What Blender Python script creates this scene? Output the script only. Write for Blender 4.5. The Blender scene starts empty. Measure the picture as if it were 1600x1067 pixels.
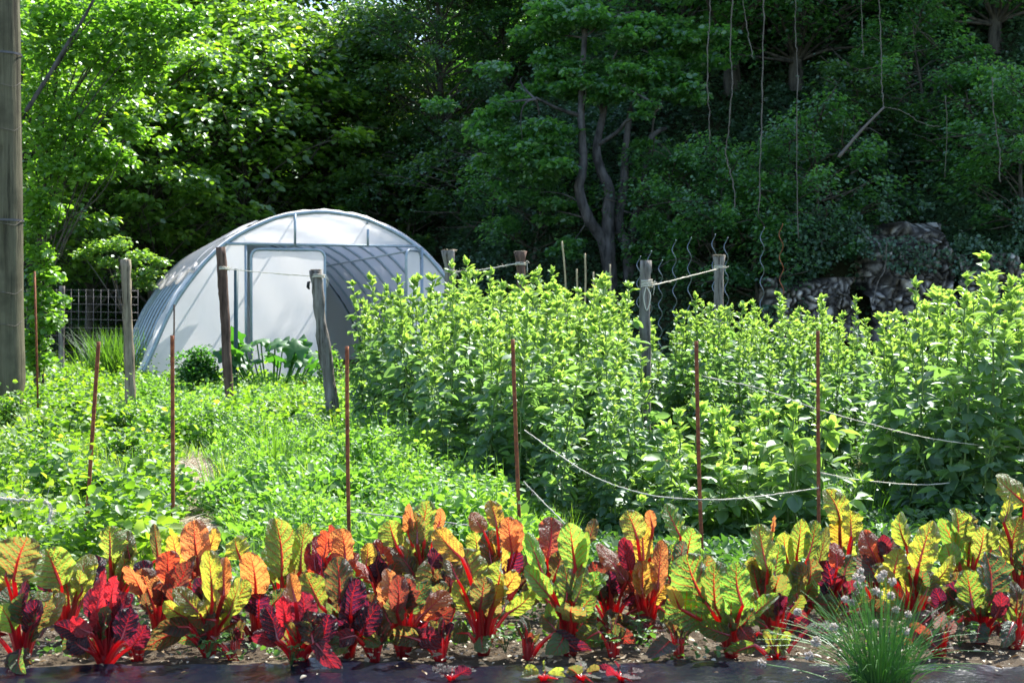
import bpy, math
import numpy as np
from math import radians, sin, cos, pi

# ------------------------------------------------------------------ camera, light, exposure
SC = bpy.context.scene
COL = SC.collection
F, CX, CY, HOR, H = 2222.0, 800.0, 533.5, 486.0, 1.3
PITCH = math.atan((CY - HOR) / F)
cam_d = bpy.data.cameras.new('camera'); cam = bpy.data.objects.new('camera', cam_d); COL.objects.link(cam)
cam.location = (0, 0, H); cam.rotation_euler = (pi / 2 - PITCH, 0, 0)
cam_d.sensor_width = 36; cam_d.lens = 36 * F / 1600; cam_d.clip_end = 600; cam_d.clip_start = 0.05
cam_d.dof.use_dof = True; cam_d.dof.focus_distance = 8.5; cam_d.dof.aperture_fstop = 6.3
SC.camera = cam
SUN_EL, SUN_AZ = radians(52), radians(36)          # azimuth clockwise from +Y (the view direction)
SD = np.array([cos(SUN_EL) * sin(SUN_AZ), cos(SUN_EL) * cos(SUN_AZ), sin(SUN_EL)])
W = bpy.data.worlds.new('World'); SC.world = W; W.use_nodes = True
sky = W.node_tree.nodes.new('ShaderNodeTexSky'); sky.sky_type = 'NISHITA'; sky.sun_disc = False
sky.sun_elevation = SUN_EL; sky.sun_rotation = SUN_AZ
bg = W.node_tree.nodes['Background']; bg.inputs[1].default_value = 0.15
W.node_tree.links.new(sky.outputs[0], bg.inputs[0])
sl = bpy.data.lights.new('sun', 'SUN'); sl.energy = 5.0; sl.angle = radians(0.5); sl.color = (1, 0.95, 0.86)
so = bpy.data.objects.new('sun', sl); COL.objects.link(so)
from mathutils import Vector
so.rotation_euler = Vector(-SD).to_track_quat('-Z', 'Y').to_euler()
SC.view_settings.view_transform = 'Standard'; SC.view_settings.look = 'None'
SC.view_settings.exposure = 1.35; SC.view_settings.gamma = 1
cy = SC.cycles
cy.use_denoising = True; cy.max_bounces = 7; cy.diffuse_bounces = 4; cy.transmission_bounces = 6
cy.transparent_max_bounces = 8; cy.glossy_bounces = 2; cy.caustics_reflective = False; cy.caustics_refractive = False
cy.sample_clamp_indirect = 6

R = np.random.default_rng(11)
U = R.uniform
def P(px, py, Y):
    up = -(py - CY) / F; yy = cos(PITCH) + up * sin(PITCH); zz = -sin(PITCH) + up * cos(PITCH)
    t = Y / yy
    return np.array([(px - CX) / F * t, Y, H + zz * t])
def GY(py): return H / ((py - HOR) / F)            # distance of a ground point seen at row py

# ------------------------------------------------------------------ mesh builder
def unit(a): return a / (np.linalg.norm(a, axis=-1, keepdims=True) + 1e-9)
def mk_template(prof, lift=0.12, droop=0.12, cols=3):
    V, Q = [], []
    n = len(prof)
    for i, (y, w) in enumerate(prof):
        for c in range(cols):
            s = (c / (cols - 1) - .5) * 2
            V.append((s * w * .5, y, lift * abs(s) * w - droop * y * y))
    for i in range(n - 1):
        for c in range(cols - 1):
            a = i * cols + c; Q.append((a, a + 1, a + cols + 1, a + cols))
    return np.array(V), np.array(Q)
LEAF6 = (np.array([(0, 0, 0), (-.5, .35, .12), (-.36, .78, .06), (0, 1, -.08), (.36, .78, .06), (.5, .35, .12)]),
         np.array([(0, 5, 4, 3), (0, 3, 2, 1)]))
LEAF15 = mk_template([(0, .1), (.25, .82), (.55, 1), (.82, .66), (1, .06)], .14, .16)
BLADES = [mk_template([(0, 1), (.35, .9), (.7, .6), (1, .06)], 0, d, 2) for d in (.05, .3, .7)]
class MB:
    def __init__(s): s.V, s.Q, s.T, s.A, s.UV, s.n = [], [], [], [], [], 0
    def add(s, V, Q=None, T=None, var=0.5, uv=None):
        V = np.asarray(V, float).reshape(-1, 3); k = len(V)
        if Q is not None and len(Q): s.Q.append(np.asarray(Q).reshape(-1, 4) + s.n)
        if T is not None and len(T): s.T.append(np.asarray(T).reshape(-1, 3) + s.n)
        s.V.append(V); s.A.append(np.broadcast_to(np.asarray(var, float), (k,)).copy())
        s.UV.append(np.zeros((k, 2)) if uv is None else np.asarray(uv, float)); s.n += k
    def tube(s, pts, r, n=6, var=0.5, cap=True, rough=0.0):
        pts = np.asarray(pts, float); k = len(pts); r = np.broadcast_to(np.asarray(r, float), (k,))
        t = unit(np.gradient(pts, axis=0)); ref = np.array([0, 0, 1.0]) if abs(t[0][2]) < .9 else np.array([1.0, 0, 0])
        u = unit(np.cross(t[0], ref)); V = []
        for i in range(k):
            u = unit(u - t[i] * np.dot(u, t[i])); v = np.cross(t[i], u)
            a = np.arange(n) * 2 * pi / n
            rr = r[i] * (1 + rough * R.normal(size=n)) if rough else r[i] * np.ones(n)
            V.append(pts[i] + (np.cos(a) * rr)[:, None] * u + (np.sin(a) * rr)[:, None] * v)
        V = np.concatenate(V); Q = []; j = np.arange(n); jn = (j + 1) % n
        for i in range(k - 1): Q.append(np.stack([i * n + j, i * n + jn, (i + 1) * n + jn, (i + 1) * n + j], 1))
        uv = np.stack([np.tile(j / n, k), np.repeat(np.linspace(0, 1, k), n)], 1); T = None
        if cap:
            V = np.concatenate([V, pts[:1], pts[-1:]]); c0, c1 = k * n, k * n + 1
            T = np.concatenate([np.stack([np.full(n, c0), jn, j], 1), np.stack([np.full(n, c1), (k - 1) * n + j, (k - 1) * n + jn], 1)])
            uv = np.concatenate([uv, [[0, 0], [0, 1]]])
        s.add(V, np.concatenate(Q), T, var, uv)
    def leaves(s, T, pos, D, N, L, Wd, var=0.5):
        pos = np.asarray(pos, float); n = len(pos); tv, tq = T; k = len(tv)
        D = unit(np.asarray(D, float)); N = unit(N - D * np.sum(N * D, 1, keepdims=True)); X = np.cross(D, N)
        L = np.broadcast_to(L, (n,)); Wd = np.broadcast_to(Wd, (n,)); var = np.broadcast_to(var, (n,))
        V = (pos[:, None] + tv[None, :, 0, None] * Wd[:, None, None] * X[:, None] + tv[None, :, 1, None] * L[:, None, None] * D[:, None]
             + tv[None, :, 2, None] * L[:, None, None] * N[:, None])
        Q = tq[None] + (np.arange(n) * k)[:, None, None]
        s.add(V.reshape(-1, 3), Q.reshape(-1, 4), None, np.repeat(var, k), np.tile(tv[:, :2] + [.5, 0], (n, 1)))
    def box(s, c, h, var=.5):
        c = np.array(c, float); h = np.array(h, float)
        V = [c + h * np.array(q) for q in [(-1, -1, -1), (1, -1, -1), (1, 1, -1), (-1, 1, -1), (-1, -1, 1), (1, -1, 1), (1, 1, 1), (-1, 1, 1)]]
        s.add(V, [(0, 3, 2, 1), (4, 5, 6, 7), (0, 1, 5, 4), (1, 2, 6, 5), (2, 3, 7, 6), (3, 0, 4, 7)], None, var)
    def mesh(s, name, smooth=True):
        V = np.concatenate(s.V); A = np.concatenate(s.A); UV = np.concatenate(s.UV)
        Q = np.concatenate(s.Q) if s.Q else np.zeros((0, 4), int); T = np.concatenate(s.T) if s.T else np.zeros((0, 3), int)
        me = bpy.data.meshes.new(name); me.vertices.add(len(V)); me.vertices.foreach_set('co', V.astype(np.float32).ravel())
        idx = np.concatenate([Q.ravel(), T.ravel()]).astype(np.int32)
        me.loops.add(len(idx)); me.loops.foreach_set('vertex_index', idx)
        st = np.concatenate([np.arange(len(Q)) * 4, len(Q) * 4 + np.arange(len(T)) * 3]).astype(np.int32)
        me.polygons.add(len(st)); me.polygons.foreach_set('loop_start', st)
        uvl = me.uv_layers.new(name='UVMap'); uvl.uv.foreach_set('vector', UV[idx].astype(np.float32).ravel())
        at = me.attributes.new('var', 'FLOAT', 'POINT'); at.data.foreach_set('value', A.astype(np.float32))
        me.update(calc_edges=True)
        me.polygons.foreach_set('use_smooth', np.full(len(st), smooth)); me.update()
        return me
    def build(s, name, mat, parent=None, smooth=True, color=None):
        me = s.mesh(name, smooth); me.materials.append(mat)
        o = bpy.data.objects.new(name, me); COL.objects.link(o)
        if parent is not None: o.parent = parent
        if color: o.color = (*color, 1)
        return o
def tag(o, label=None, cat=None, group=None, kind=None):
    if label: o['label'] = label
    if cat: o['category'] = cat
    if group: o['group'] = group
    if kind: o['kind'] = kind
    return o
def empty(name, loc=(0, 0, 0), rz=0, **k):
    o = bpy.data.objects.new(name, None); COL.objects.link(o); o.location = tuple(float(x) for x in loc); o.rotation_euler.z = rz
    o.empty_display_size = .1
    return tag(o, **k)
def copy_tree(o, parent=None):
    c = o.copy(); COL.objects.link(c); c.parent = parent
    for ch in list(o.children): copy_tree(ch, c)
    return c
def frames(n, el_lo, el_hi, roll=.5, az=None):
    az = U(0, 2 * pi, n) if az is None else az
    el = U(el_lo, el_hi, n)
    D = np.stack([np.cos(el) * np.cos(az), np.cos(el) * np.sin(az), np.sin(el)], 1)
    N = np.array([0, 0, 1.0]) + R.normal(size=(n, 3)) * roll
    return D, N
def spline(pts, k=8):
    pts = np.asarray(pts, float); n = len(pts)
    if n < 3: return pts[0] + (pts[-1] - pts[0]) * np.linspace(0, 1, k)[:, None]
    Pp = np.vstack([2 * pts[0] - pts[1], pts, 2 * pts[-1] - pts[-2]]); out = []
    for i in range(1, n):
        p0, p1, p2, p3 = Pp[i - 1], Pp[i], Pp[i + 1], Pp[i + 2]
        for t in np.arange(k) / k:
            out.append(.5 * (2 * p1 + (p2 - p0) * t + (2 * p0 - 5 * p1 + 4 * p2 - p3) * t * t + (3 * p1 - p0 - 3 * p2 + p3) * t ** 3))
    out.append(pts[-1]); return np.array(out)
_g = R.normal(size=(64, 64, 64))
def noise2(x, y, sc=1.0, seed=0):
    x = np.asarray(x, float) * sc + 100 + seed * 7.3; y = np.asarray(y, float) * sc + 100 + seed * 3.1
    xi, yi = np.floor(x).astype(int), np.floor(y).astype(int); fx, fy = x - xi, y - yi
    fx = fx * fx * (3 - 2 * fx); fy = fy * fy * (3 - 2 * fy); g = _g[seed % 64]
    a, b, c, d = g[xi % 64, yi % 64], g[(xi + 1) % 64, yi % 64], g[xi % 64, (yi + 1) % 64], g[(xi + 1) % 64, (yi + 1) % 64]
    return (a * (1 - fx) + b * fx) * (1 - fy) + (c * (1 - fx) + d * fx) * fy

# ------------------------------------------------------------------ materials
class NT:
    def __init__(s, name):
        s.m = bpy.data.materials.new(name); s.m.use_nodes = True; s.t = s.m.node_tree; s.t.nodes.clear()
        s.out = s.n('OutputMaterial')
    def n(s, typ, **k):
        o = s.t.nodes.new('ShaderNode' + typ)
        for a, b in k.items(): setattr(o, a, b)
        return o
    def l(s, a, b): s.t.links.new(a, b)
    def math(s, op, a, b=None, c=None, clamp=False):
        o = s.n('Math', operation=op, use_clamp=clamp)
        for i, x in enumerate((a, b, c)):
            if x is None: continue
            if isinstance(x, (int, float)): o.inputs[i].default_value = x
            else: s.l(x, o.inputs[i])
        return o.outputs[0]
    def mix(s, f, a, b, typ='MIX'):
        o = s.n('Mix', data_type='RGBA', blend_type=typ)
        for i, x in ((0, f), (6, a), (7, b)):
            if isinstance(x, (int, float)): o.inputs[i].default_value = x
            elif isinstance(x, tuple): o.inputs[i].default_value = (*x, 1)
            else: s.l(x, o.inputs[i])
        return o.outputs[2]
    def attr(s, name='var'): return s.n('Attribute', attribute_name=name).outputs['Fac']
    def noise(s, scale, detail=3, vec=None, coord='Object', rough=.5):
        o = s.n('TexNoise'); o.inputs['Scale'].default_value = scale; o.inputs['Detail'].default_value = detail; o.inputs['Roughness'].default_value = rough
        if vec is None: vec = s.n('TexCoord').outputs[coord]
        s.l(vec, o.inputs['Vector']); return o.outputs[0]
    def ramp(s, f, stops):
        o = s.n('ValToRGB'); e = o.color_ramp.elements
        while len(e) < len(stops): e.new(.5)
        for i, (p, c) in enumerate(stops): e[i].position = p; e[i].color = (*c, 1)
        s.l(f, o.inputs[0]); return o.outputs[0]
    def bump(s, h, strength=.4, dist=.01):
        o = s.n('Bump'); o.inputs['Strength'].default_value = strength; o.inputs['Distance'].default_value = dist; s.l(h, o.inputs['Height']); return o.outputs[0]
    def leafshade(s, diff, trans, tf=.5, gloss=.07, rough=.4, bump=None):
        d = s.n('BsdfDiffuse'); t = s.n('BsdfTranslucent'); g = s.n('BsdfGlossy'); g.inputs['Roughness'].default_value = rough
        s.l(diff, d.inputs[0]); s.l(trans, t.inputs[0]); m = s.n('MixShader'); m.inputs[0].default_value = tf
        s.l(d.outputs[0], m.inputs[1]); s.l(t.outputs[0], m.inputs[2])
        lw = s.n('LayerWeight'); lw.inputs[0].default_value = .25
        gf = s.math('MULTIPLY_ADD', lw.outputs[1], .12, gloss, True)
        g.inputs[0].default_value = (.8, .9, .9, 1)
        m2 = s.n('MixShader'); s.l(gf, m2.inputs[0]); s.l(m.outputs[0], m2.inputs[1]); s.l(g.outputs[0], m2.inputs[2])
        if bump is not None:
            for q in (d, t, g): s.l(bump, q.inputs['Normal'])
        s.l(m2.outputs[0], s.out.inputs[0]); return s.m
    def principled(s, col, rough=.7, bump=None, spec=.3, metal=0):
        b = s.n('BsdfPrincipled'); b.inputs['Roughness'].default_value = rough; b.inputs['Metallic'].default_value = metal
        b.inputs['Specular IOR Level'].default_value = spec
        if isinstance(col, tuple): b.inputs[0].default_value = (*col, 1)
        else: s.l(col, b.inputs[0])
        if bump is not None: s.l(bump, b.inputs['Normal'])
        s.l(b.outputs[0], s.out.inputs[0]); return s.m
def leafmat(name, stops, tgain=(1.5, 1.5, .7), tf=.5, gloss=.06, rough=.4, objcol=False):
    n = NT(name); c = n.ramp(n.attr(), stops)
    if objcol: c = n.mix(1.0, c, n.n('ObjectInfo').outputs['Color'], 'MULTIPLY')
    t = n.mix(1.0, c, tgain, 'MULTIPLY')
    return n.leafshade(c, t, tf, gloss, rough)
M = {}
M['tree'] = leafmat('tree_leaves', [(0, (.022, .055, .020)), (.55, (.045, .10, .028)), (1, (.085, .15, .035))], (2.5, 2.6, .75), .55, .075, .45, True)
M['hazel'] = leafmat('hazel_leaves', [(0, (.08, .17, .03)), (1, (.17, .29, .05))], (1.9, 2.2, .7), .6, .03, .45)
M['ivy'] = leafmat('undergrowth_leaves', [(0, (.04, .09, .045)), (.6, (.08, .17, .08)), (1, (.14, .22, .09))], (1.3, 1.5, .8), .4, .06, .45)
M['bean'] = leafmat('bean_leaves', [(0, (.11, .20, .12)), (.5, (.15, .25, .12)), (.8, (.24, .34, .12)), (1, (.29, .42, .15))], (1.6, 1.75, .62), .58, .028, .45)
M['beanstem'] = leafmat('bean_stem', [(0, (.05, .03, .025)), (.4, (.13, .2, .06)), (1, (.2, .3, .08))], (1.2, 1.3, .6), .3, .03)
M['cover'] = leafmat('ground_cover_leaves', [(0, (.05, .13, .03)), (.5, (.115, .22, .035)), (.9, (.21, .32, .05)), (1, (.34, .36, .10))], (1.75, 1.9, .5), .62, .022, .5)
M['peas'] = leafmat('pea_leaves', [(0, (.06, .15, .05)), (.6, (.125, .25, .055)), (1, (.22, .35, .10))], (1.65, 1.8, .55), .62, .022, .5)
M['grass'] = leafmat('grass_blades', [(0, (.05, .12, .025)), (.7, (.13, .25, .04)), (1, (.32, .33, .12))], (1.8, 1.9, .5), .6, .02, .5)
M['squash'] = leafmat('squash_leaves', [(0, (.04, .12, .035)), (1, (.085, .20, .035))], (1.7, 2.1, .5), .55, .03, .5)
M['chive'] = leafmat('chive_leaves', [(0, (.06, .17, .06)), (1, (.2, .36, .09))], (1.5, 1.7, .5), .5, .04, .35)
M['litter'] = leafmat('dry_litter', [(0, (.10, .06, .03)), (.5, (.34, .24, .13)), (1, (.62, .56, .45))], (1.1, 1, .8), .25, .04, .5)
M['weed'] = leafmat('weed_leaves', [(0, (.05, .12, .035)), (1, (.13, .23, .055))], (1.5, 1.8, .6), .45, .02, .5)

def chard_mat():
    n = NT('chard_blade'); uv = n.n('TexCoord').outputs['UV']; sep = n.n('SeparateXYZ'); n.l(uv, sep.inputs[0])
    u, v = sep.outputs[0], sep.outputs[1]
    oc = n.n('ObjectInfo'); nz = n.noise(6, 3, coord='Object')
    du = n.math('SUBTRACT', u, .5); x = n.math('MULTIPLY', n.math('ABSOLUTE', du), 2.0); sg = n.math('SIGN', du)
    t = n.math('ADD', n.math('MULTIPLY', v, 7.0), n.math('MULTIPLY', x, -2.1)); t = n.math('ADD', t, n.math('MULTIPLY', sg, .22))
    t = n.math('ADD', t, n.math('MULTIPLY', n.noise(9, 2, coord='Object'), 1.1)); t = n.math('ADD', t, n.math('MULTIPLY', oc.outputs['Random'], 3.0))
    f = n.math('ABSOLUTE', n.math('SUBTRACT', n.math('FRACT', t), .5))          # .5 on the vein
    wv = n.math('MULTIPLY_ADD', x, -.055, .115)
    vein = n.math('DIVIDE', n.math('SUBTRACT', f, n.math('SUBTRACT', .5, wv)), wv, None, True)
    vo = n.n('TexVoronoi', feature='DISTANCE_TO_EDGE'); mp = n.n('Mapping'); mp.inputs['Scale'].default_value = (11, 17, 1); n.l(uv, mp.inputs[0]); n.l(mp.outputs[0], vo.inputs['Vector']); vo.inputs['Scale'].default_value = 1.0
    fine = n.math('SUBTRACT', 1.0, n.math('MULTIPLY', vo.outputs[0], 14.0), None, True)
    mid = n.math('DIVIDE', n.math('SUBTRACT', n.math('MULTIPLY_ADD', v, -.10, .135), x), .06, None, True)
    mask = n.math('MAXIMUM', mid, n.math('MAXIMUM', n.math('MULTIPLY', vein, 1.0), n.math('MULTIPLY', fine, .22)))
    base = oc.outputs['Color']
    warm = n.mix(.75, base, (.95, .62, .16), 'MULTIPLY')
    pat = n.math('MULTIPLY_ADD', nz, 3.2, -1.25, True)
    base2 = n.mix(n.math('MULTIPLY', pat, .38), base, warm)
    age = n.math('MULTIPLY_ADD', n.noise(23, 4, coord='Object'), 3, -1.7, True)
    base2 = n.mix(n.math('MULTIPLY', age, .35), base2, (.30, .13, .05))
    hs = n.n('HueSaturation'); hs.inputs['Saturation'].default_value = .85; hs.inputs['Value'].default_value = .20; n.l(base2, hs.inputs['Color'])
    diff = n.mix(mask, hs.outputs[0], (.30, .012, .02))
    trans = n.mix(mask, base2, (.75, .02, .02))
    hgt = n.math('ADD', n.math('MULTIPLY', vo.outputs[0], 1.2), n.math('MULTIPLY', f, -.8)); hgt = n.math('ADD', hgt, n.math('MULTIPLY', mid, -.5))
    return n.leafshade(diff, trans, .62, .03, .5, n.bump(hgt, .6, .012))
M['chard'] = chard_mat()
def stalk_mat():
    n = NT('chard_stalk'); oi = n.n('ObjectInfo'); sep = n.n('SeparateXYZ'); n.l(n.n('TexCoord').outputs['UV'], sep.inputs[0])
    st = n.math('MULTIPLY_ADD', n.math('SINE', n.math('MULTIPLY', sep.outputs[0], 50)), .15, .85)
    c = n.mix(n.noise(14, 3), (.55, .010, .025), (.78, .03, .045)); c = n.mix(1.0, c, oi.outputs['Color'], 'MULTIPLY')
    c = n.mix(st, (.25, .0, .02), c); t = n.mix(1.0, c, (1.5, 1.2, 1.2), 'MULTIPLY')
    return n.leafshade(c, t, .6, .07, .28)
M['stalk'] = stalk_mat()
def wood(name, a, b, dark=(.03, .022, .016), sc=(30, 30, 2.2), bs=.8):
    n = NT(name); tc = n.n('TexCoord').outputs['Object']; mp = n.n('Mapping'); mp.inputs['Scale'].default_value = sc; n.l(tc, mp.inputs[0])
    f = n.noise(1.0, 6, mp.outputs[0], rough=.65); g = n.noise(3.5, 4, tc)
    c = n.mix(n.math('MULTIPLY_ADD', f, 4, -1.5, True), a, b); c = n.mix(n.math('MULTIPLY_ADD', f, -9, 4.05, True), c, dark); c = n.mix(n.math('MULTIPLY_ADD', g, 3, -1.4, True), c, tuple(x * .6 for x in a))
    return n.principled(c, .85, n.bump(f, bs, .02), .2)
M['wood_grey'] = wood('weathered_grey_wood', (.13, .115, .10), (.30, .275, .25), sc=(22, 22, 1.6), bs=1.0)
M['wood_brown'] = wood('brown_bark_wood', (.07, .042, .033), (.17, .11, .085))
M['wood_tan'] = wood('tan_split_wood', (.19, .155, .11), (.36, .30, .22), bs=1.0)
M['wood_pole'] = wood('utility_pole_wood', (.075, .07, .045), (.15, .14, .09), (.02, .018, .012), (14, 14, .55), .9)
M['wood_end'] = wood('sawn_wood', (.35, .27, .18), (.55, .45, .33), (.1, .07, .04), (60, 60, 60))
M['bark_grey'] = wood('grey_tree_bark', (.05, .047, .047), (.125, .118, .118), (.03, .03, .03), (7, 7, 2), .9)
M['bark'] = wood('dark_tree_bark', (.05, .045, .035), (.11, .10, .08), (.015, .015, .012), (8, 8, 2), .9)
def rust():
    n = NT('rusty_iron'); f = n.noise(45, 5); return n.principled(n.ramp(f, [(.3, (.10, .03, .02)), (.55, (.24, .075, .03)), (.75, (.36, .14, .06))]), .75, n.bump(f, .5, .003), .3)
M['rust'] = rust()
def simple(name, a, b, sc, rough, spec=.3, metal=0, bs=.3): 
    n = NT(name); f = n.noise(sc, 5); return n.principled(n.mix(f, a, b), rough, n.bump(f, bs, .005), spec, metal)
M['galv'] = simple('galvanised_tube', (.20, .27, .32), (.42, .50, .56), 14, .38, .5, .4)
M['wire'] = simple('fence_wire', (.05, .05, .055), (.13, .13, .14), 20, .5, .5, .5)
M['spiral'] = simple('spiral_stake_metal', (.09, .12, .15), (.22, .27, .32), 20, .45, .5, .6)
M['bamboo'] = simple('bamboo_cane', (.30, .24, .13), (.50, .42, .26), 18, .6)
M['string'] = simple('sisal_string', (.55, .50, .40), (.78, .74, .64), 200, .9, .1, 0, .8)
M['vine'] = simple('dry_vine', (.08, .07, .06), (.19, .17, .145), 12, .85)
M['greenpole'] = simple('green_painted_pole', (.02, .05, .06), (.04, .09, .10), 20, .45)
M['black'] = simple('black_plastic_clip', (.012, .012, .015), (.03, .03, .035), 20, .4)
def rock():
    n = NT('rock'); tc = n.n('TexCoord').outputs['Object']; f = n.noise(2.2, 8, tc, rough=.7); v = n.n('TexVoronoi'); v.inputs['Scale'].default_value = 5; n.l(tc, v.inputs[0])
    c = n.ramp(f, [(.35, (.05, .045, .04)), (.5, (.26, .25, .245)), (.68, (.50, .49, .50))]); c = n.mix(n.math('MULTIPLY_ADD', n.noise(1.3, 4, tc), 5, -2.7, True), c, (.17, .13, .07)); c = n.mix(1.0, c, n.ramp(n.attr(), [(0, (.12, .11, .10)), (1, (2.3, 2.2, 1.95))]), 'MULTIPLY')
    return n.principled(c, .9, n.bump(n.math('ADD', f, n.math('MULTIPLY', v.outputs[0], .4)), .9, .05), .2)
M['rock'] = rock()
def soil(name, a, b, c, sc=9):
    n = NT(name); f = n.noise(sc, 8, rough=.7); g = n.noise(sc * 9, 4); col = n.ramp(f, [(.3, a), (.5, b), (.7, c)]); col = n.mix(n.math('MULTIPLY', g, .5), col, tuple(x * .5 for x in b))
    return n.principled(col, .95, n.bump(n.math('ADD', f, g), .9, .03), .1)
M['ground'] = soil('ground_soil', (.055, .055, .025), (.09, .10, .035), (.14, .14, .06), 2.5)
M['path'] = soil('straw_path', (.13, .11, .08), (.28, .25, .2), (.5, .47, .42), 14)
M['bed'] = soil('bed_soil', (.06, .045, .03), (.13, .10, .07), (.30, .26, .2), 18)
M['hill'] = soil('hill_soil', (.02, .025, .012), (.045, .05, .025), (.07, .065, .04), 1.2)
def mulch():
    n = NT('black_plastic_film'); f = n.noise(7, 5); g = n.noise(60, 3)
    c = n.mix(n.math('MULTIPLY_ADD', g, 4, -2.1, True), (.004, .006, .014), (.014, .015, .02))
    return n.principled(c, .24, n.bump(n.math('ADD', f, n.math('MULTIPLY', g, .1)), .7, .02), .2)
M['mulch'] = mulch()
def film(name, col, tr, transp=.1, rough=.35, tf=.7):
    n = NT(name); tc = n.n('TexCoord').outputs['Object']; mp = n.n('Mapping'); mp.inputs['Scale'].default_value = (1.2, 1.2, .5); n.l(tc, mp.inputs[0])
    f = n.noise(2.5, 6, mp.outputs[0]); dirt = n.math('MULTIPLY_ADD', f, 1.6, -.45, True)
    c = n.mix(dirt, col, tuple(x * .82 for x in col)); d = n.n('BsdfDiffuse'); t = n.n('BsdfTranslucent'); g = n.n('BsdfGlossy'); g.inputs['Roughness'].default_value = rough; p = n.n('BsdfTransparent')
    bm = n.bump(f, .5, .04)
    n.l(c, d.inputs[0]); t.inputs[0].default_value = (*tr, 1); n.l(bm, d.inputs['Normal']); n.l(bm, g.inputs['Normal'])
    m = n.n('MixShader'); m.inputs[0].default_value = tf; n.l(d.outputs[0], m.inputs[1]); n.l(t.outputs[0], m.inputs[2])
    m1 = n.n('MixShader'); m1.inputs[0].default_value = transp; n.l(m.outputs[0], m1.inputs[1]); n.l(p.outputs[0], m1.inputs[2])
    m2 = n.n('MixShader'); m2.inputs[0].default_value = .07; n.l(m1.outputs[0], m2.inputs[1]); n.l(g.outputs[0], m2.inputs[2]); n.l(m2.outputs[0], n.out.inputs[0]); return n.m
M['film'] = film('greenhouse_film', (.9, .9, .92), (.98, .97, .98), .06)
M['film_roof'] = film('greenhouse_cover_film', (.88, .88, .9), (.97, .96, .97), .36, .35, .85)
M['film_grey'] = film('greenhouse_roof_film', (.55, .56, .58), (.6, .6, .6), .2)
M['yellow'] = leafmat('yellow_petals', [(0, (.8, .35, .02)), (1, (.9, .6, .05))], (1, 1, 1), .4)
def head_mat():
    n = NT('chive_seed_head'); f = n.noise(160, 3); c = n.mix(f, (.55, .45, .38), (.92, .84, .76)); return n.leafshade(c, c, .4, .02, .5, n.bump(f, 1, .004))
M['head'] = head_mat()

# ------------------------------------------------------------------ setting
def ystart(x): 
    x = np.asarray(x, float); s = np.clip((x + 7) / 9, 0, 1); s = s * s * (3 - 2 * s)
    return 43 * (1 - s) + s * (32.5 - .42 * np.clip(x, 0, 12))
def hill_h(x, y):
    d = np.maximum(np.asarray(y, float) - ystart(x), 0); s = np.clip((np.asarray(x, float) + 8) / 12, 0, 1)
    st = .45 + .75 * s; cap = 24 + 14 * s
    h = d * st + 1.0 * s * np.clip(d / 1.2, 0, 1)
    h = cap * (1 - np.exp(-h / cap)) if True else h
    return h + (noise2(x, y, .25, 3) * .5 + noise2(x, y, .9, 4) * .12) * np.clip(d / 3, 0, 1)
def sheet(name, x0, x1, y0, y1, nx, ny, zf, mat, label=None, **k):
    xs, ys = np.meshgrid(np.linspace(x0, x1, nx), np.linspace(y0, y1, ny)); V = np.stack([xs, ys, zf(xs, ys)], -1).reshape(-1, 3)
    i = np.arange((ny - 1) * nx).reshape(ny - 1, nx)[:, :-1].ravel(); mb = MB(); mb.add(V, np.stack([i, i + 1, i + nx + 1, i + nx], 1))
    return tag(mb.build(name, mat), kind='structure')
sheet('ground', -260, 260, -120, 400, 60, 60, lambda x, y: 0 * x, M['ground'])
sheet('hillside', -90, 90, 20, 150, 240, 170, lambda x, y: hill_h(x, y) - .25, M['hill'])
def pathx(y): return -2.62 + (11.6 - y) * .235
mb = MB(); ys = np.linspace(6.2, 13.2, 60); V = []
for y in ys:
    w = .15 + .06 * noise2(y, 0, 1.7, 8)
    for s in (-1, -.33, .33, 1): V.append((pathx(y) + s * w, y, .012 + .012 * (1 - s * s) + .006 * noise2(s * 3, y, 6, 9)))
i = np.arange(59 * 4).reshape(59, 4)[:, :3].ravel(); mb.add(V, np.stack([i, i + 1, i + 5, i + 4], 1)); tag(mb.build('path', M['path']), kind='structure')
sheet('garden_bed', -3.2, 3.2, 3.6, 6.55, 120, 60, lambda x, y: .016 - .012 + .012 * np.clip(np.minimum(y - 3.6, 6.55 - y) * 3, 0, 1) + .005 * noise2(x, y, 6, 12), M['bed'])
mb = MB(); xs, ys = np.meshgrid(np.linspace(-3.2, 3.2, 220), np.linspace(3.9, 5.03, 26))
fy = (ys - 4.0) / 1.17
yy = ys + .035 * noise2(xs, 0 * xs, 1.4, 20) * fy; zz = .042 + .008 * noise2(xs, ys, 5, 21) + .005 * noise2(xs, ys, 14, 22) * 1 + .02 * np.exp(-((fy - .93) / .05) ** 2) - .04 * np.clip((fy - .96) / .04, 0, 1)
V = np.stack([xs, yy, zz], -1).reshape(-1, 3); i = np.arange(25 * 220).reshape(25, 220)[:, :-1].ravel(); mb.add(V, np.stack([i, i + 1, i + 221, i + 220], 1))
tag(mb.build('plastic_mulch_sheet', M['mulch']), 'black plastic mulch film wrinkled along the front of the chard bed', 'plastic sheet')

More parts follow.
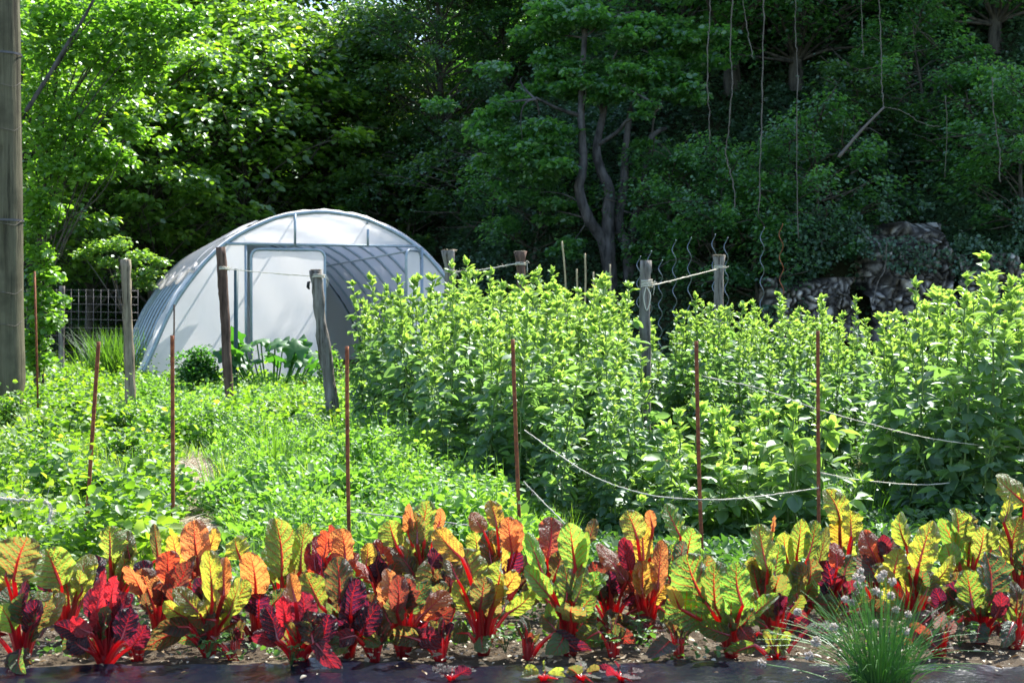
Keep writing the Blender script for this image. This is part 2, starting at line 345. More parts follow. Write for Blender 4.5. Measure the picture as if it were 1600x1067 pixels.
# ------------------------------------------------------------------ ground cover (stuff)
def wedge(n, y0, y1, p0, p1, power=.6):
    """ground points spread over the seen wedge between two picture columns"""
    t = U(0, 1, n); y = (y0 ** power + t * (y1 ** power - y0 ** power)) ** (1 / power)
    return (U(p0, p1, n) - CX) / F * y, y
def beans_left(y): return np.interp(y, [8.3, 10, 12.3, 16, 20], [-.05, -.5, -1.05, -1.9, -2.6])
def mound(x, y):
    return np.clip(.13 + .17 * noise2(x, y, 1.2, 30) + .11 * noise2(x, y, 2.8, 31), .02, .6)
mb = MB(); n = 105000
x, y = wedge(n, 6.4, 30, -80, 760); px = pathx(y)
k = (x < np.where(y < 13, px - .13 - .08 * noise2(x, y, 3, 33), beans_left(y) + .4)) & ~((y > 24.0) & (x > -6.6)); k &= U(0, 1, n) < np.where(y > 21, .7, 1)
x, y = x[k], y[k]; hh = mound(x, y) * 1.25 * np.interp(y, [9, 15, 22], [1, .8, .6]); z = hh * (U(0, 1, len(x)) ** .5); D, N = frames(len(x), -.2, .8, .45)
L = U(.028, .06, len(x)) * np.clip(1.05 + .45 * noise2(x, y, 1.7, 36), .6, 1.9) * (1 + np.clip(y - 9, 0, 16) * .035)
spec = np.clip(.45 + .18 * noise2(x, y, .9, 35) + .16 * noise2(x, y, 3.3, 34) + .12 * R.normal(size=len(x)), 0, .93); spec[U(0, 1, len(x)) < .018] = 1
mb.leaves(LEAF6, np.stack([x, y, z], 1), D, N, L, L * U(.6, 1, len(x)), spec)
kk_ = R.choice(len(x), 2600, replace=False); STR = (x[kk_], y[kk_], np.clip(hh[kk_], .08, .5) * U(1.1, 2.2, 2600))
def strands(mb, xs, ys, hs, m, L, v0, v1):
    n = len(xs); la = U(0, 2 * pi, n); ln = U(.0, .6, n)
    for j in range(m):
        f = (j + U(.2, .8)) / m; px_ = xs + np.cos(la) * ln * hs * f ** 1.6; py_ = ys + np.sin(la) * ln * hs * f ** 1.6; D, N = frames(n, -.3, .9, .6); l = U(*L, n) * (1.15 - .4 * f)
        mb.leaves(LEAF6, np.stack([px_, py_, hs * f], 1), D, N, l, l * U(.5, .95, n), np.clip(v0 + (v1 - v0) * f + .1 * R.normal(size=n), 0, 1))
k_ = np.abs(STR[0] - pathx(STR[1])) > np.where(STR[1] < 12, .36, .1); STR = tuple(q[k_] for q in STR)
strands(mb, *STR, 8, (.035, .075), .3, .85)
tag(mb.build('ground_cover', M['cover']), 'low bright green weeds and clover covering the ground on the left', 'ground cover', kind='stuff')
# pea plants: a tangle of strands
mb = MB(); n = 105000
x, y = wedge(n, 6.5, 22, 200, 900)
xl = np.where(y < 13, pathx(y) + .14 + .08 * noise2(x, y, 3, 33), -4.2 - (y - 13) * .2)
k = (x > xl) & (x < beans_left(y) + .35)
x, y = x[k], y[k]; ph = np.clip(.27 + .15 * noise2(x, y, 1.0, 40) + .11 * noise2(x, y, 3.0, 41), .06, .7) * np.clip(.4 + (x - xl[k]) * 1.6, .3, 1) * np.interp(y, [6.5, 8, 11, 16, 22], [.5, .8, 1.05, .9, .7]) * np.clip((beans_left(y) + .5 - x) * 2, .35, 1)
z = ph * U(0, 1, len(x)) ** .6; D, N = frames(len(x), -.3, 1.1, .6); L = U(.026, .052, len(x)) * np.clip(1.05 + .4 * noise2(x, y, 1.9, 37), .6, 1.9) * (1 + np.clip(y - 9, 0, 12) * .035)
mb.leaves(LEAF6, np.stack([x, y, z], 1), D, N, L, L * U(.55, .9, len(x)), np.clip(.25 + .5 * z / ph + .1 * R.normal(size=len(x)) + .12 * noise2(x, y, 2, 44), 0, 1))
def strands(mb, xs, ys, hs, m, L, v0, v1):
    n = len(xs); la = U(0, 2 * pi, n); ln = U(.0, .5, n)
    for j in range(m):
        f = (j + U(.2, .8)) / m; px_ = xs + np.cos(la) * ln * hs * f ** 1.6; py_ = ys + np.sin(la) * ln * hs * f ** 1.6; D, N = frames(n, -.3, .9, .6); l = U(*L, n) * (1.15 - .4 * f)
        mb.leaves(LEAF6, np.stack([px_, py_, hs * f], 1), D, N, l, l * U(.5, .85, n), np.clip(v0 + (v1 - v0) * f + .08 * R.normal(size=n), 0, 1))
    D = np.stack([np.cos(la) * ln * .8, np.sin(la) * ln * .8, 1 + 0 * la], 1); mb.leaves(BLADES[0], np.stack([xs, ys, 0 * xs], 1), D, np.stack([0 * xs, -1 + 0 * xs, 0 * xs], 1), hs * 1.02, .006, .6)
q_ = R.choice(len(x), 1700, replace=False); q_ = q_[np.abs(x[q_] - pathx(y[q_])) > np.where(y[q_] < 12, .42, .1)]; strands(mb, x[q_], y[q_], np.clip(ph[q_], .12, 1) * U(.9, 1.6, len(q_)), 11, (.03, .055), .25, .85)
k2 = R.choice(len(x), 9000, replace=False); D, N = frames(9000, .5, 1.4, .5)
mb.leaves(BLADES[1], np.stack([x[k2], y[k2], z[k2] * .7], 1), D, N, U(.08, .2, 9000), U(.0025, .005, 9000), U(.5, 1, 9000))
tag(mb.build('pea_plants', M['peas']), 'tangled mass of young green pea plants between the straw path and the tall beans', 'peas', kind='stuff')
# dark low weeds at the foot of the beans and between the rows
mb = MB(); n = 52000; x, y = wedge(n, 6.5, 20, 640, 1700)
k = x > beans_left(y) - .1; x, y = x[k], y[k]; z = np.clip(.10 + .07 * noise2(x, y, 1.5, 50), .02, .4) * U(0, 1, len(x)); D, N = frames(len(x), -.1, 1.0, .5); L = U(.03, .06, len(x))
mb.leaves(LEAF6, np.stack([x, y, z], 1), D, N, L, L * U(.4, .8, len(x)), np.clip(.3 + .2 * R.normal(size=len(x)), 0, 1))
n = 9000; x = U(-2.9, 2.9, n); y = U(5.1, 6.7, n); k = noise2(x, y, 4, 55) + (y - 5.9) * .6 > .0; x, y = x[k], y[k]; D, N = frames(len(x), -.1, 1.0, .5); L = U(.012, .032, len(x)); mb.leaves(LEAF6, np.stack([x, y, U(.03, .09, len(x))], 1), D, N, L, L * U(.5, .9, len(x)), U(.1, 1, len(x)))
tag(mb.build('weeds_under_beans', M['weed']), 'low green weeds growing under and in front of the tall bean plants', 'weeds', kind='stuff')
# grass
mb = MB()
def grass(n, x, y, h, w=.006, lean=.35, v=(.2, .9)):
    az = U(0, 2 * pi, n); le = U(0, lean, n); D = np.stack([np.sin(le) * np.cos(az), np.sin(le) * np.sin(az), np.cos(le)], 1); N = np.stack([np.cos(az), np.sin(az), 0 * az], 1) * -1
    for j in range(3):
        s = slice(j, None, 3); mb.leaves(BLADES[j], np.stack([x, y, 0 * x], 1)[s], D[s], N[s], (h * U(.6, 1.1, n))[s], w, U(*v, n)[s])
x, y = wedge(36000, 12, 42, -60, 620, .4); k = ~((y > 24) & (x > -6.6) & (x < 0)); x, y = x[k], y[k]; grass(len(x), x, y, .16 + .0 * x, .012, .5, (.45, .85))
x, y = wedge(12000, 6.4, 13, -60, 900, .8); k = np.abs(x - pathx(y)) > .25; x, y = x[k], y[k]; grass(len(x), x, y, .22 + 0 * x, .005, .5, (.3, .95))
tag(mb.build('grass', M['grass']), 'loose bright grass growing through the garden on the left and before the greenhouse', 'grass', kind='stuff')
# litter on the bed and on the path
mb = MB(); n = 6500; x = U(-2.9, 2.9, n); y = U(5.05, 6.4, n); D, N = frames(n, -.2, .3, .5); L = U(.008, .045, n) * U(.4, 1, n)
mb.leaves(LEAF6, np.stack([x, y, U(.035, .06, n)], 1), D, N, L, L * U(.2, .9, n), U(0, 1, n) ** 1.8)
n = 45; x = U(-2.9, 2.9, n); y = U(4.8, 5.04, n); D, N = frames(n, -.1, .2, .3); L = U(.01, .035, n)
mb.leaves(LEAF15, np.stack([x, y, 0.06 + 0 * x], 1), D, N, L, L * U(.3, .8, n), U(0, .6, n))
n = 6500; y = U(6.3, 13, n); x = pathx(y) + R.normal(size=n) * .10; D, N = frames(n, -.1, .3, .5)
mb.leaves(BLADES[0], np.stack([x, y, U(.02, .05, n)], 1), D, N, U(.03, .12, n), U(.003, .006, n), U(.4, 1, n))
tag(mb.build('dry_leaf_litter', M['litter']), 'dry leaf scraps and straw scattered on the bed and the path', 'leaf litter', kind='stuff')

# ------------------------------------------------------------------ chard
PAL = dict(lime=(.42, .66, .08), yg=(.44, .66, .08), yellow=(.56, .69, .07), olive=(.25, .31, .07), dolive=(.16, .16, .05), yo=(.74, .56, .07), orange=(.84, .34, .09),
           ro=(.88, .14, .05), red=(.85, .035, .05), purple=(.075, .014, .045), preddish=(.22, .02, .045), brown=(.26, .08, .04), bg=(.32, .74, .08), green=(.24, .52, .06),
           dgreen=(.10, .26, .06), bluegreen=(.13, .24, .13), po=(.62, .16, .08), grey=(.20, .22, .18))
def chard_leaf(parent, base, bot, tip, w, col, yaw=0.0, curl=None, full=1.0):
    """base: root of the stalk; bot: foot of the blade; tip: end of the blade (all local to parent)"""
    base, bot, tip = map(lambda a: np.asarray(a, float), (base, bot, tip)); Lb = np.linalg.norm(tip - bot); T = (tip - bot) / Lb
    view = np.array([sin(yaw), -cos(yaw), .25]); Nn = unit(view - T * np.dot(view, T)); X = np.cross(T, Nn)
    curl = U(-.12, .28) if curl is None else curl
    nu, nv = 13, 23; u = np.linspace(-1, 1, nu)[None, :]; v = np.linspace(0, 1, nv)[:, None]
    vv = np.clip(v, 0, 1); prof = np.clip(1 - np.abs((vv - .55) / np.where(vv < .55, .58, .46)) ** 2.5, 0, 1) ** .52; prof = np.maximum(prof, .06)
    k = np.tile(u, (nv, 1)); ax = np.abs(k)
    ph = U(0, 6.3); ruff = (np.sin(v * 17 + ph + 2 * np.sign(k)) * .5 + np.sin(v * 31 + ph * 2) * .3) * ax ** 2.2
    cell = v * 7 - ax * 2.1 + .22 * np.sign(k); puck = np.abs(np.sin(pi * cell)) * (1 - np.abs(2 * ax - 1)) * 1.0
    cup = U(-.4, .7); wj = 1 + .035 * np.sin(v * 11 + ph) + .02 * np.sin(v * 23 + 2 * ph)
    wave = U(-.05, .05)
    off = Nn * (w * (.5 * cup * ax ** 2 * prof + .16 * ruff + .085 * puck))[..., None] + Nn * (-curl * Lb * v ** 2.2 + 0 * k)[..., None]
    twist = U(-.9, .9) * v; c, s_ = np.cos(twist)[..., None], np.sin(twist)[..., None]
    Xr = X * c + Nn * s_
    V = bot + (v * Lb)[..., None] * T + Xr * (k * prof * w * .5 * wj)[..., None] + off + X * (wave * Lb * np.sin(pi * v) * 1.5)[..., None]
    V[..., 2] = np.maximum(V[..., 2], .03)
    V = V.reshape(-1, 3); i = np.arange((nv - 1) * nu).reshape(nv - 1, nu)[:, :-1].ravel()
    uv = np.stack([(k * .5 + .5).ravel(), np.tile(v, (1, nu)).ravel()], 1)
    mb = MB(); mb.add(V, np.stack([i, i + 1, i + nu + 1, i + nu], 1), None, .5, uv)
    c3 = np.clip(np.array(PAL[col] if isinstance(col, str) else col) * U(.85, 1.12) * (1 + .06 * R.normal(size=3)), .01, .95)
    lf = mb.build('leaf', M['chard'], parent, True, tuple(c3))
    d = bot - base; ctrl = base + np.array([d[0] * .25, d[1] * .25, d[2] * .6]); t = np.linspace(0, 1, 9)[:, None]
    pts = (1 - t) ** 2 * base + 2 * t * (1 - t) * ctrl + t ** 2 * bot
    mid = (bot + T * Lb * np.linspace(.06, .6, 5)[:, None]); mid = mid + Nn * (-curl * Lb * np.linspace(.06, .6, 5)[:, None] ** 2.2) + X * (wave * Lb * np.sin(pi * np.linspace(.06, .6, 5)) * 1.5)[:, None]
    r0 = U(.0075, .0125) * min(1, .5 + Lb / .22)
    pts = np.concatenate([pts, mid]); rr = np.concatenate([np.linspace(r0, r0 * .62, 9), np.linspace(r0 * .5, r0 * .10, 5)])
    sb = MB(); sb.tube(pts, rr, 7)
    sb.build('stalk', M['stalk'], lf, True, tuple(np.array([1, .9, .9]) * U(.6, 1.15)))
    return lf
# (key, base px, base py, palette of the unseen leaves, number of them, height, label)
PLANTS = [
 ('a', 35, 1058, 'olive dgreen purple lime', 9, .40, 'dark olive chard with red stalks at the left edge of the front row'),
 ('b', 105, 1012, 'yellow lime olive purple', 7, .40, 'lime leaved chard behind the red and purple one at far left'),
 ('c', 165, 1058, 'purple preddish dgreen red', 11, .34, 'chard with one scarlet leaf above nearly black crumpled leaves'),
 ('d', 180, 965, 'lime olive yg', 7, .36, 'yellow green chard in the back row beside the leftmost leaning rusty rod'),
 ('e', 250, 1018, 'orange purple brown dolive', 8, .40, 'orange red chard behind and right of the blackish crumpled one'),
 ('f', 328, 1035, 'yg dolive yellow purple', 9, .36, 'chard with upright yellow leaves and a thick bundle of scarlet stalks, left of centre'),
 ('g', 305, 968, 'orange dolive brown', 6, .38, 'tall orange chard in the back row at the end of the straw path'),
 ('h', 400, 1010, 'purple dgreen purple orange', 9, .32, 'chard with one orange oval leaf over dark purple leaves'),
 ('i', 442, 965, 'yg lime olive', 6, .38, 'back row chard with the tallest oval lime leaf, left of the purple rosettes'),
 ('j', 468, 1055, 'preddish olive red', 9, .27, 'short purple and red chard at the very front of the bed'),
 ('k', 545, 1035, 'dgreen dolive purple', 10, .33, 'dark purple green chard with one lime leaf on its left'),
 ('l', 520, 968, 'ro dolive red purple', 7, .36, 'back row chard of orange and crimson leaves at the foot of the third rusty rod'),
 ('m', 598, 968, 'ro purple dolive', 7, .34, 'back row orange chard right of the third rusty rod'),
 ('n', 630, 1033, 'brown orange dgreen olive', 9, .36, 'orange brown chard with bright red stalks behind the black plastic'),
 ('o', 660, 965, 'yg olive dgreen', 7, .40, 'tall yellow green chard in the back row left of the biggest red stalked plant'),
 ('p', 692, 1012, 'dgreen dolive olive', 8, .34, 'dull purple chard half hidden left of the biggest red stalked plant'),
 ('q', 755, 1030, 'yg olive yo dgreen', 10, .38, 'big chard with broad yellow leaves and long scarlet stalks spreading in a fan'),
 ('r', 785, 968, 'dolive yo purple', 7, .38, 'back row orange chard at the foot of the fourth rusty rod'),
 ('s', 862, 968, 'po purple olive', 7, .36, 'back row chard with a purple and orange leaf beside the bright green upright leaf'),
 ('t', 890, 1030, 'bg green green olive', 11, .38, 'bright green chard with dark red stalks in the middle of the front row'),
 ('u', 955, 1000, 'brown dgreen purple', 8, .36, 'chard with a slanting orange leaf and brown shaded leaves'),
 ('v', 1010, 1003, 'brown yo dolive orange', 8, .40, 'chard with tall narrow orange leaves veined in red'),
 ('w', 1068, 972, 'bg green olive', 7, .38, 'back row light green chard left of the fifth rusty rod'),
 ('x', 1142, 1035, 'green dgreen bg', 11, .34, 'large leaved deep green chard in front of the fifth rusty rod'),
 ('y', 1198, 1002, 'yg olive green', 8, .38, 'chard with one upright lime yellow leaf right of the fifth rusty rod'),
 ('z', 1245, 985, 'yg green olive', 8, .36, 'yellow green chard with many narrow upright leaves behind the chives, left side'),
 ('A', 1298, 985, 'purple purple preddish', 9, .30, 'dark wine coloured chard with one red tipped leaf behind the chive heads'),
 ('B', 1318, 965, 'yg dgreen olive', 6, .40, 'back row chard with the tall yellow leaf at the foot of the sixth rusty rod'),
 ('C', 1375, 970, 'po grey olive', 7, .34, 'orange and grey green chard in the back row just behind the chive heads'),
 ('D', 1428, 992, 'yellow dgreen olive', 9, .38, 'chard with broad glowing yellow leaves and a thick red midrib'),
 ('E', 1510, 968, 'yg lime green', 8, .40, 'yellow green chard in the back row near the right edge'),
 ('F', 1532, 1012, 'dgreen green dgreen', 10, .32, 'dark green chard with crimson stalks near the right edge'),
 ('G', 1592, 970, 'yellow dgreen green', 8, .42, 'tallest yellow chard cut by the right edge of the view'),
 ('H', 1215, 1050, 'lime green', 5, .16, 'small low lime green chard left of the chive clump'),
 ('I', 1470, 1035, 'olive brown grey', 6, .20, 'low dull leaved chard right of the chive clump'),
 ('K', 215, 1040, 'dgreen dolive purple', 6, .17, 'low dark chard between the scarlet leaved one and the upright yellow one'),
 ('L', 368, 1040, 'olive dgreen preddish', 6, .17, 'low wine coloured chard right of the upright yellow leaved one'),
 ('M', 585, 1042, 'dolive green olive', 6, .17, 'low dull purple chard between the dark purple and the orange brown plants'),
 ('N', 690, 1040, 'dgreen olive purple', 6, .17, 'low grey green chard between the orange brown plant and the big fan'),
 ('O', 825, 1038, 'olive dgreen brown', 6, .17, 'low olive chard between the big fan and the bright green plant'),
 ('Q', 960, 1035, 'olive green dgreen', 6, .17, 'low dark chard right of the bright green plant'),
 ('R', 1060, 1036, 'dgreen olive dgreen', 6, .17, 'low dark green chard left of the large leaved deep green one'),
 ('S', 1215, 1015, 'green olive purple', 7, .26, 'chard of narrow green leaves half hidden above the low lime one'),
 ('T', 1480, 1005, 'dgreen purple olive', 8, .30, 'dark chard between the broad yellow leaves and the dark green plant'),
 ('V', 1585, 1020, 'dgreen green olive', 8, .30, 'green chard cut by the right edge in the front row'),
 ('J', 8, 1000, 'olive ro dgreen', 7, .42, 'chard cut by the left edge of the view with red glowing stalks'),
]
HERO = {
 'a': [(45, 838, 22, 905, 62, 'olive'), (20, 850, 8, 900, 50, 'lime'), (40, 925, 40, 975, 40, 'dgreen')],
 'b': [(72, 857, 96, 915, 66, 'lime'), (134, 868, 128, 925, 34, 'yellow'), (100, 900, 108, 945, 44, 'olive')],
 'c': [(160, 890, 150, 962, 30, 'red'), (182, 900, 174, 940, 28, 'red'), (170, 925, 172, 1005, 54, 'purple'), (110, 968, 142, 988, 26, 'red'), (105, 992, 135, 1015, 34, 'purple'), (228, 975, 205, 1010, 34, 'preddish'), (205, 950, 190, 1000, 36, 'purple')],
 'd': [(168, 822, 172, 872, 40, 'yg'), (200, 830, 203, 872, 28, 'olive'), (240, 818, 247, 872, 16, 'olive'), (195, 866, 205, 902, 32, 'lime')],
 'e': [(222, 888, 242, 950, 38, 'orange'), (264, 860, 266, 908, 36, 'ro'), (285, 880, 270, 940, 34, 'brown')],
 'f': [(325, 862, 332, 940, 32, 'yellow'), (352, 870, 350, 930, 24, 'orange'), (378, 902, 358, 960, 28, 'yg'), (272, 918, 312, 958, 30, 'yellow'), (296, 970, 336, 968, 36, 'olive'), (312, 915, 325, 960, 24, 'dolive')],
 'g': [(303, 812, 310, 885, 44, 'orange'), (270, 835, 279, 882, 32, 'yo'), (336, 826, 326, 862, 22, 'yo')],
 'h': [(390, 862, 400, 932, 44, 'orange'), (366, 838, 376, 872, 40, 'yellow'), (410, 925, 405, 965, 40, 'purple')],
 'i': [(433, 811, 440, 900, 48, 'yg'), (479, 817, 470, 892, 28, 'yg'), (462, 860, 452, 905, 26, 'olive')],
 'j': [(440, 930, 448, 980, 26, 'red'), (472, 924, 472, 980, 38, 'preddish'), (478, 955, 490, 1005, 44, 'dolive'), (512, 958, 500, 1005, 40, 'purple'), (414, 948, 434, 1000, 34, 'purple'), (455, 895, 462, 940, 20, 'orange')],
 'k': [(524, 868, 530, 938, 46, 'dolive'), (482, 896, 500, 946, 42, 'lime'), (560, 905, 548, 960, 44, 'purple'), (548, 925, 545, 985, 46, 'purple'), (590, 950, 565, 990, 36, 'purple')],
 'l': [(535, 826, 540, 882, 36, 'orange'), (496, 838, 493, 892, 32, 'red'), (515, 820, 522, 872, 14, 'ro'), (508, 828, 506, 870, 26, 'ro')],
 'm': [(575, 848, 572, 882, 24, 'yo'), (598, 841, 600, 888, 46, 'ro'), (588, 870, 590, 910, 34, 'purple')],
 'n': [(602, 888, 610, 942, 34, 'orange'), (642, 903, 634, 955, 38, 'brown'), (621, 898, 620, 956, 30, 'brown'), (596, 945, 610, 975, 30, 'olive'), (658, 985, 640, 1010, 30, 'grey')],
 'o': [(668, 782, 663, 845, 36, 'yg'), (640, 787, 638, 832, 24, 'orange'), (608, 812, 620, 852, 36, 'yg'), (630, 835, 645, 902, 38, 'yg'), (689, 793, 682, 828, 16, 'orange'), (648, 800, 652, 850, 26, 'olive')],
 'p': [(695, 858, 674, 884, 32, 'purple'), (672, 872, 680, 922, 46, 'olive'), (664, 918, 700, 930, 40, 'bluegreen'), (715, 870, 705, 920, 30, 'brown')],
 'q': [(680, 826, 722, 872, 34, 'yo'), (726, 855, 738, 914, 54, 'yellow'), (780, 880, 776, 925, 56, 'yg'), (808, 893, 785, 925, 26, 'yo'), (755, 905, 750, 950, 36, 'olive'), (700, 862, 715, 905, 30, 'olive')],
 'r': [(742, 832, 744, 870, 28, 'yg'), (765, 828, 768, 882, 38, 'dolive'), (764, 782, 776, 822, 28, 'yo'), (737, 800, 756, 830, 28, 'orange'), (793, 808, 800, 862, 30, 'orange'), (808, 812, 808, 862, 26, 'orange')],
 's': [(864, 808, 855, 872, 44, 'po'), (838, 840, 842, 885, 28, 'orange'), (928, 810, 915, 850, 20, 'olive'), (878, 862, 868, 900, 32, 'olive')],
 't': [(890, 816, 899, 886, 42, 'bg'), (880, 880, 885, 938, 32, 'green'), (820, 885, 858, 930, 30, 'bg'), (820, 832, 848, 898, 28, 'bg'), (912, 900, 898, 940, 28, 'green'), (918, 830, 908, 890, 20, 'green'), (845, 960, 870, 985, 26, 'olive'), (925, 955, 905, 985, 34, 'dgreen')],
 'u': [(935, 848, 978, 908, 32, 'orange'), (956, 893, 930, 925, 32, 'olive'), (930, 880, 950, 935, 40, 'brown'), (968, 960, 955, 990, 40, 'olive')],
 'v': [(1003, 808, 1006, 876, 36, 'yo'), (980, 800, 996, 842, 36, 'yg'), (1003, 876, 1004, 928, 36, 'yo'), (1034, 843, 1028, 922, 26, 'orange'), (1014, 797, 1020, 824, 16, 'orange'), (975, 838, 985, 890, 24, 'preddish')],
 'w': [(1042, 787, 1063, 838, 36, 'bg'), (1085, 828, 1072, 872, 36, 'bg'), (1050, 850, 1055, 900, 36, 'bg'), (1068, 845, 1062, 880, 22, 'bluegreen')],
 'x': [(1150, 878, 1161, 945, 46, 'bg'), (1072, 866, 1112, 955, 62, 'green'), (1046, 935, 1100, 970, 56, 'green'), (1112, 885, 1118, 950, 42, 'green'), (1142, 940, 1138, 985, 32, 'bg'), (1092, 975, 1140, 992, 30, 'green'), (1048, 912, 1062, 950, 24, 'yo')],
 'y': [(1192, 818, 1199, 892, 38, 'yg'), (1208, 803, 1207, 832, 10, 'orange'), (1176, 870, 1184, 920, 24, 'yg'), (1218, 850, 1210, 900, 26, 'green')],
 'z': [(1240, 875, 1248, 942, 28, 'yg'), (1252, 810, 1245, 868, 34, 'yg'), (1274, 812, 1262, 872, 24, 'green'), (1292, 822, 1276, 895, 22, 'yg'), (1225, 832, 1232, 880, 26, 'yg'), (1228, 880, 1234, 930, 28, 'green')],
 'A': [(1302, 848, 1308, 888, 26, 'ro'), (1298, 878, 1300, 942, 50, 'purple'), (1332, 868, 1318, 905, 34, 'dgreen'), (1283, 890, 1288, 935, 28, 'purple')],
 'B': [(1296, 768, 1313, 818, 40, 'yellow'), (1328, 798, 1330, 838, 32, 'yellow'), (1312, 812, 1313, 852, 32, 'yo'), (1342, 822, 1332, 845, 16, 'yellow')],
 'C': [(1350, 828, 1371, 880, 36, 'po'), (1398, 842, 1380, 870, 34, 'grey'), (1380, 835, 1385, 880, 20, 'preddish'), (1345, 865, 1358, 895, 28, 'bluegreen')],
 'D': [(1410, 860, 1395, 902, 46, 'yellow'), (1404, 800, 1416, 852, 32, 'yg'), (1460, 816, 1434, 888, 50, 'yellow'), (1452, 890, 1445, 930, 34, 'green'), (1378, 888, 1398, 915, 26, 'yellow')],
 'E': [(1500, 795, 1492, 852, 38, 'yg'), (1470, 808, 1500, 882, 30, 'green'), (1536, 822, 1528, 872, 30, 'yg'), (1558, 810, 1548, 858, 28, 'yg'), (1478, 850, 1486, 885, 36, 'bg'), (1520, 800, 1514, 850, 30, 'olive')],
 'F': [(1545, 862, 1546, 942, 54, 'dgreen'), (1598, 932, 1556, 962, 34, 'green'), (1562, 1042, 1560, 976, 50, 'bluegreen'), (1565, 925, 1555, 965, 24, 'preddish'), (1510, 890, 1520, 950, 40, 'green')],
 'G': [(1594, 806, 1580, 872, 36, 'yellow'), (1578, 772, 1568, 816, 26, 'yellow'), (1562, 748, 1602, 786, 46, 'yellow'), (1600, 850, 1590, 900, 30, 'yg')],
 'H': [(1200, 1008, 1215, 1030, 44, 'lime'), (1235, 1025, 1222, 1045, 30, 'lime'), (1190, 1045, 1210, 1052, 30, 'green')],
 'I': [(1445, 985, 1462, 1012, 40, 'grey'), (1492, 1020, 1478, 1030, 26, 'brown'), (1420, 975, 1450, 1000, 30, 'brown')],
 'J': [(2, 905, 6, 945, 40, 'orange'), (20, 870, 12, 920, 40, 'lime')],
}
for key, bx, by, pal, nf, hgt, lab in PLANTS:
    Y = GY(by); B = P(bx, by, Y); B[2] = .03
    t = empty('chard_plant', B, label=lab, cat='chard', group='rainbow chard planted in the foreground bed'); pal = pal.split()
    for h in HERO.get(key, []):
        tx, ty, x2, y2, w, c = h; dy = U(-.11, .0); tipz = P(tx, ty, Y + dy + U(-.04, .04)); bot = P(x2, y2, Y + dy)
        bot[2] = max(bot[2], .06); tipz[2] = max(tipz[2], .05)
        chard_leaf(t, np.array([U(-.012, .012), U(-.012, .012), -.02]), bot - B * [1, 1, 1], tipz - B, w / F * Y * 1.06, c, U(-.5, .5))
    nf = int(nf * 1.5)
    for q in range(nf):
        az = q * 2.4 + U(-.4, .4); th = U(.05, .44) * (1.1 if q % 3 else 1.7); hh = hgt * U(.5, .86) * (1 - .3 * max(0, th - .5))
        d = np.array([sin(th) * cos(az), sin(th) * sin(az), cos(th)]); fb = U(.34, .5); th2 = th * 1.5
        d2 = np.array([sin(th2) * cos(az), sin(th2) * sin(az), cos(th2)])
        bot = d * hh * (1 - fb); tip = bot + d2 * hh * fb
        chard_leaf(t, np.array([cos(az) * .012, sin(az) * .012, -.02]), bot, tip, hh * fb * U(.5, .76), pal[q % len(pal)], U(-.9, .9), U(-.2, .55))
    for q in range(2 if key not in 'KLMNOQRS' else 1):                                           # low drooping outer leaves
        az = U(pi * .95, 2.05 * pi); ln = U(.08, .2); d = np.array([cos(az), sin(az), 0])
        bot = d * ln * .6 + [0, 0, U(.06, .12)]; tip = bot + d * ln * .75 + [0, 0, U(-.08, .02)]
        chard_leaf(t, np.array([cos(az) * .012, sin(az) * .012, -.02]), bot, tip, U(.06, .1), ['olive', 'dgreen', 'preddish', 'purple', 'dolive', 'brown', 'green'][int(U(0, 7))], U(-.4, .4), .35)
for bx, lab, c in ((715, 'tiny purple chard seedling at the bottom edge poking past the black plastic', 'purple'), (968, 'tiny crimson chard seedling at the bottom edge of the picture', 'preddish'), (850, 'low lime chard seedling at the bottom edge under the bright green plant', 'lime'), (905, 'pale olive chard seedling at the bottom edge beside the lime one', 'olive')):
    Y = 4.84; B = P(bx, 1080, Y); B[2] = .035; B[0] += U(-.03, .03); t = empty('chard_seedling', B, label=lab, cat='chard', group='chard seedlings along the bottom edge')
    for q in range(5):
        az = q * 1.3 + U(0, .4); d = np.array([cos(az), sin(az), 0]); bot = d * .02 + [0, 0, .02]; tip = bot + d * U(.04, .085) + [0, 0, U(-.01, .04)]
        chard_leaf(t, np.zeros(3), bot, tip, U(.04, .055), c, U(-.5, .5), .2)
# small weeds in front of the chard
for bx, by, lab in ((325, 1048, 'small blue green weed at the foot of the yellow leaved chard'), (455, 1060, 'small weed in front of the short purple chard'), (600, 1035, 'little weed in the gap between purple and orange brown chard'), (1000, 1025, 'leafy weed in front of the slender orange chard'), (940, 1035, 'weed spreading at the foot of the bright green chard'), (790, 1040, 'weed at the foot of the fan shaped chard'), (1070, 1025, 'weed between orange chard and large green chard'), (1500, 1030, 'weed in front of the dark green chard near the right edge')):
    Y = GY(by); B = P(bx, by, Y); B[2] = .05; t = empty('weed_plant', B, label=lab, cat='weed', group='small weeds along the chard bed'); mb = MB(); sb = MB()
    for q in range(9):
        az = U(0, 2 * pi); ln = U(.03, .1); tp = np.array([cos(az) * ln * .8, sin(az) * ln * .8, U(.02, .09)]); sb.tube(spline([(0, 0, -.01), tp * [.4, .4, .8], tp], 4), .0015, 4, .4)
        D, N = frames(5, -.1, .5, .3, az + np.linspace(-1.4, 1.4, 5)); mb.leaves(LEAF15, np.tile(tp, (5, 1)), D, N, U(.016, .03, 5), U(.012, .018, 5), U(.2, 1, 5))
    sb.build('stem', M['weed'], t); mb.build('foliage', M['weed'], t)

